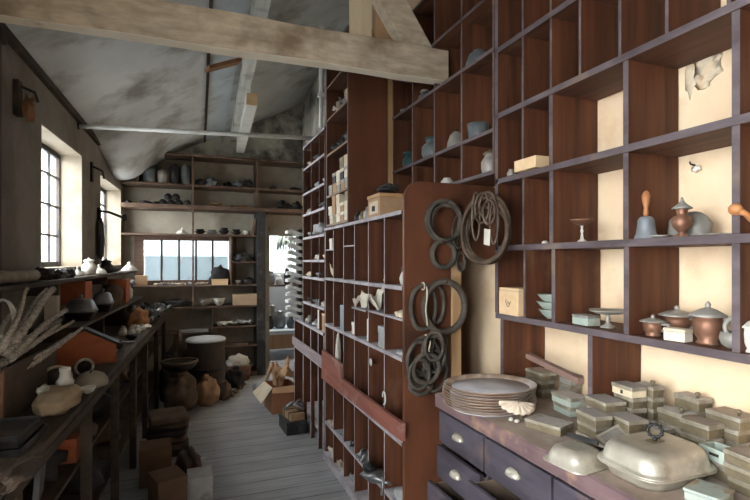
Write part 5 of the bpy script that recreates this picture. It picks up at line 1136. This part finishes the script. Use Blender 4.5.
# ---- back rack contents
def bz(z): return z+.0004
zt1 = 2.4604; YR = 6.66
for k, (u, r, h, m, lab) in enumerate([(149,.075,.22,BLUEGREY,'tall stacked grey canister at the left of the top rack shelf'),(163,.065,.17,PEWTER,'shorter grey canister second on the top rack shelf'),(175,.06,.24,IRON,'tall dark can third on the top rack shelf'),(186,.055,.25,BLUEGREY,'dark jug with a brownish top on the top rack shelf')]):
    x = pY(u, 180, YR).x; o = thing('canister',lab,'canister',(x,YR,bz(zt1)))
    lathe_part('body',[(r,0),(r*1.02,.01),(r*.98,h*.5),(r*1.02,h*.52),(r,h*.9),(r*.7,h*.97)],m,o); lathe_part('lid',[(r*.72,h*.971),(r*.74,h*1.02),(r*.3,h*1.08),(0,h*1.09)],KRAFT if k == 3 else m,o)
def rowblobs(us, z, group, lab, name, cat, m, r=.06, h=.045, Y=YR, sd=0):
    for k, u in enumerate(us):
        x = pY(u, 200, Y).x
        blob(name, lab, cat, (x,Y+R.uniform(-.05,.05),bz(z)), (r*R.uniform(.7,1.05),.07,h*R.uniform(.6,1.3)), m[k % len(m)], sd+k, .45, 2.3, group=group, rot=k)
rowblobs([200,210,219,228,238,248],zt1,'dark lumps on the top rack shelf','dark lump in the row along the middle of the top rack shelf','dark_lump','lump',[IRON,BLUEGREY,CLOTHD],.055,.05,sd=150)
rowblobs([272,284,295],zt1,'flat lumps right on the top rack shelf','flat dark lump at the right end of the top rack shelf','flat_lump','lump',[CLOTHD,IRON],.07,.025,sd=160)
zt2 = 2.1954
rowblobs([128,137,146,155],zt2,'small bits left on the thick rack shelf','small dark bit at the left end of the thick rack shelf','small_bit','lump',[IRON,KRAFT,CLOTHD],.045,.022,sd=170)
dp_ = None
for k, (u, dz) in enumerate([(163,0),(171,0),(179,0),(187,0),(168,.075),(176,.075)]):
    x = pY(u, 200, YR).x; lab = ['leftmost dark pot of the heap on the thick rack shelf','second dark pot in the bottom row of the heap on the thick shelf','third dark pot in the bottom row of the heap on the thick shelf','rightmost dark pot of the heap on the thick rack shelf','upper left dark pot of the heap on the thick rack shelf','upper right dark pot of the heap on the thick rack shelf'][k]
    loc = (x,YR,bz(zt2)+dz)
    if not dp_: dp_ = jar('dark_pot',lab,'pot',loc,sc(JARP,.048,.074),IRON); dp_['group'] = 'heaped dark pots on the thick shelf'
    else: copy_thing(dp_, loc, k, lab)
crumple('brown_rag','orange-brown rag on the thick rack shelf above the back window','rag',(pY(216,205,YR).x,YR,bz(zt2)),.16,.14,.07,KRAFT,180)
rowblobs([226,235,244],zt2,'bits in the middle of the thick shelf','reddish low bit right of the orange-brown rag on the thick shelf','small_bit','lump',[RUSTY,SACK],.05,.02,sd=182)
rowblobs([281,289,297],zt2,'dark lumps right on the thick shelf','dark lump at the right end of the thick rack shelf','dark_lump','lump',[IRON,CLOTHD],.06,.075,sd=186)
zt3 = 1.8404
jar('dish_cover','white dish lid on the rack shelf over the left of the back window','lid',(pY(182,233,YR).x,YR,bz(zt3)),sc(LIDP,.07,.07),CERAM)
for k, (u, r, h, m, lab) in enumerate([(200,.065,.055,IRON,'leftmost dark bowl above the back window'),(212,.065,.05,BLUEGREY,'second dark bowl above the back window'),(224,.065,.075,IRON,'third bowl above the back window, the tallest'),(236,.065,.06,IRON,'fourth dark bowl above the back window'),(246,.05,.05,CERAM,'pale bowl at the right of the row above the back window')]):
    jar('bowl',lab,'bowl',(pY(u,233,YR).x,YR,bz(zt3)),sc(BOWLP,r,h),m,extra=('inner_bowl',[(r*.6,h*.8),(r*.85,h*1.2),(r*.8,h*1.2),(0,h*.85)],m))
card('board leaning at the right end of the shelf above the back window',(.80,6.6,bz(zt3)),(.02,.10,.22),BSHELF,0,'board','board',(0,.18))
blob('leafy_heap','dark leafy heap on the small shelf right of the back window','heap',(.68,6.66,1.4904),(.13,.10,.07),CLOTHD,190,.5,2.4)
jar('cup','small pale cup on the sill shelf right of the back window','cup',(.62,6.62,1.1924),sc(BOWLP,.04,.08),PEWTER)
blob('dark_lump','dark lump beside the small pale cup right of the back window','lump',(.76,6.66,1.1924),(.08,.08,.05),IRON,191,.4)
zS = 1.1924
cbx('carton','creamy flat box at the right end of the window sill','box',(.395,6.60,zS),(.20,.10,.075),PINE)
blob('leafy_heap','dark leafy heap standing behind the creamy flat sill box','heap',(.40,6.73,zS),(.12,.07,.14),CLOTHD,192,.35,3.2)
for k, u in enumerate([158,166,174,182,190,199,204]):
    crumple('sill_scrap','pale scrap of torn paper in the row along the back window sill','scrap',(pY(u,287,6.64).x,6.63,zS+.0003),.09,.09,.04,[PAPER,GREYCLOTH,WHITEP][k % 3],195+k,(0,0,k),6,'pale scraps on the back window sill')
cbx('carton','tan carton standing at the left end of the window sill','box',(pY(141,285,6.62).x,6.64,zS),(.14,.12,.13),KRAFT,.1)
blob('rag','pale rag beside the tan carton at the left end of the sill','rag',(pY(132,285,6.64).x+.01,6.66,zS),(.05,.07,.05),GREYCLOTH,205,.5)
z9 = .9254
for k, (u, r, h, m, lab) in enumerate([(205,.075,.10,PEWTER,'grey pot on the rack shelf below the back window'),(219,.07,.11,CERAM,'white pot on the rack shelf below the back window')]):
    jar('pot',lab,'pot',(pY(u,300,6.62).x,6.62,z9),sc(BOWLP,r,h),m,extra=('rim',[(r*.96,h*.75),(r*1.1,h*.78),(r*1.1,h*.86),(r*.9,h*.86)],m))
cbx('carton','tan cardboard carton below the right of the back window','box',(pY(245,300,6.63).x,6.64,z9),(.32,.16,.14),mat('pale_carton',(.50,.37,.26),(.40,.29,.2),scale=5),0)
blob('dark_lump','dark lump left of the grey pot below the back window','lump',(-.12,6.66,z9),(.16,.10,.06),CLOTHD,206,.4)
for k, (x, lab) in enumerate([(.46,'left white folded cloth on the low rack shelf'),(.68,'right white folded cloth on the low rack shelf')]):
    crumple('folded_cloth',lab,'cloth',(x,6.64,.6604),.20,.16,.07,[CERAM,GREYCLOTH][k],210+k)
card('grey board lying on the left low rack shelf',(.08,6.65,.6003),(.34,.16,.03),GREYCLOTH,.1,'board','board')
card('pale plank lying on the lowest rack shelf',(.60,6.63,.4003),(.30,.14,.03),BSHELF,-.1,'board','board')
# ================================================================ THE ROOM BEYOND THE DOORWAY
o = thing('low_bench','long low bench with a pale blue top in the room beyond','bench',(1.75,7.95,0))
mb = MB(); mb.box(-.75,.75,-.35,.35,.36,.42); mb.build('bench_top',BENCHW,o,bevel=.005); mb = MB(); mb.box(-.75,.75,-.345,-.32,.14,.3595); mb.build('front_board',LIGHTWOOD,o)
for sx in (-.7,.7):
    for sy in (-.30,.30): mb = MB(); mb.cbox((sx,sy,.18),(.05,.05,.359)); mb.build('leg',LIGHTWOOD,o)
o = thing('far_shelf','brown shelf board on posts in the room beyond the doorway','shelf',(1.75,8.6,0))
mb = MB(); mb.box(-.75,.75,-.15,.15,1.06,1.09); mb.build('board',BSHELF,o)
for sx in (-.70,.70): mb = MB(); mb.cbox((sx,.1,.53),(.04,.04,1.059)); mb.build('post',BSHELF,o)
for k, (x, y, z, r, h, m, lab) in enumerate([(1.36,8.58,1.0904,.07,.22,STEEL,'grey can left on the brown shelf beyond the doorway'),(1.50,8.58,1.0904,.06,.15,WHITEMET,'white can on the brown shelf beyond the doorway'),(1.64,8.58,1.0904,.06,.26,IRON,'dark can on the brown shelf beyond the doorway'),(1.80,8.58,1.0904,.07,.16,BLUEGREY,'blue-grey can on the brown shelf beyond the doorway'),
    (1.22,7.9,.4204,.08,.20,IRON,'dark pot left on the pale blue bench'),(1.40,7.92,.4204,.09,.26,STEEL,'steel pot on the pale blue bench'),(1.58,7.88,.4204,.08,.18,BLUEGREY,'blue-grey pot on the pale blue bench'),(1.74,7.95,.4204,.08,.30,IRON,'tall dark pot on the pale blue bench'),(1.31,8.12,.4204,.08,.34,PEWTER,'tall grey pot behind the others on the pale blue bench')]):
    jar('pot',lab,'pot',(x,y,z),sc(JARP,r,h),m,extra=('lid',[(a,b+h) for a,b in sc(LIDP,r*.6,.03)],m))
o = thing('dried_plant','pale dried plant hanging by the far window beyond the doorway','plant',(1.72,9.1,1.75))
for k in range(9):
    a = k*.7; mb = MB(); mb.tube([(0,0,.45),(.05*math.cos(a),.05*math.sin(a),.30),(.14*math.cos(a),.14*math.sin(a),.10),(.17*math.cos(a),.17*math.sin(a),-.05)],[.012,.02,.03,.008],6); mb.build('frond',GREENISH,o)
mb = MB(); mb.tube([(0,0,.44),(0,0,1.04)],.004,5); mb.build('cord',IRON,o)
# ================================================================ CAMERA AND LIGHT
cd = bpy.data.cameras.new('camera'); cam = bpy.data.objects.new('camera', cd); COL.objects.link(cam)
cam.location = (0,0,H); cam.rotation_euler = (PI/2, 0, -TH)
cd.sensor_fit = 'HORIZONTAL'; cd.sensor_width = 36; cd.lens = F*36/750; cd.shift_y = (HV-250)/750; cd.clip_start = .02
scene.camera = cam
w = bpy.data.worlds.new('daylight'); scene.world = w; w.use_nodes = True
bg = w.node_tree.nodes['Background']; bg.inputs['Color'].default_value = (1.0,.98,.95,1); bg.inputs['Strength'].default_value = SKY
def portal(name, loc, rot, sx, sy):
    d = bpy.data.lights.new(name, 'AREA'); d.shape = 'RECTANGLE'; d.size = sx; d.size_y = sy; d.cycles.is_portal = True
    o = bpy.data.objects.new(name, d); COL.objects.link(o); o.location = loc; o.rotation_euler = rot; return o
for i, (a, b, z0, z1) in enumerate(wins):
    yc = (a+b)/2; x = XL(yc)-TW-.14
    o = portal('window_daylight', (x, yc, (z0+z1)/2), (PI/2, 0, -PI/2+LROT), b-a, z1-z0)
portal('window_daylight', ((wx0+wx1)/2, YB+.2, 1.5), (PI/2,0,PI), wx1-wx0, wz1-wz0)
portal('window_daylight', (1.75, 10.3, 1.76), (PI/2,0,PI), .8, 1.08)
portal('added_roof_opening_daylight', (1.8, 8.65, 2.95), (0,0,0), 1.2, .7)  # portal of the unseen opening added over the far room
scene.view_settings.view_transform = 'Standard'; scene.view_settings.look = 'None'; scene.view_settings.gamma = 1
scene.view_settings.exposure = EXPO; scene.view_settings.use_curve_mapping = False
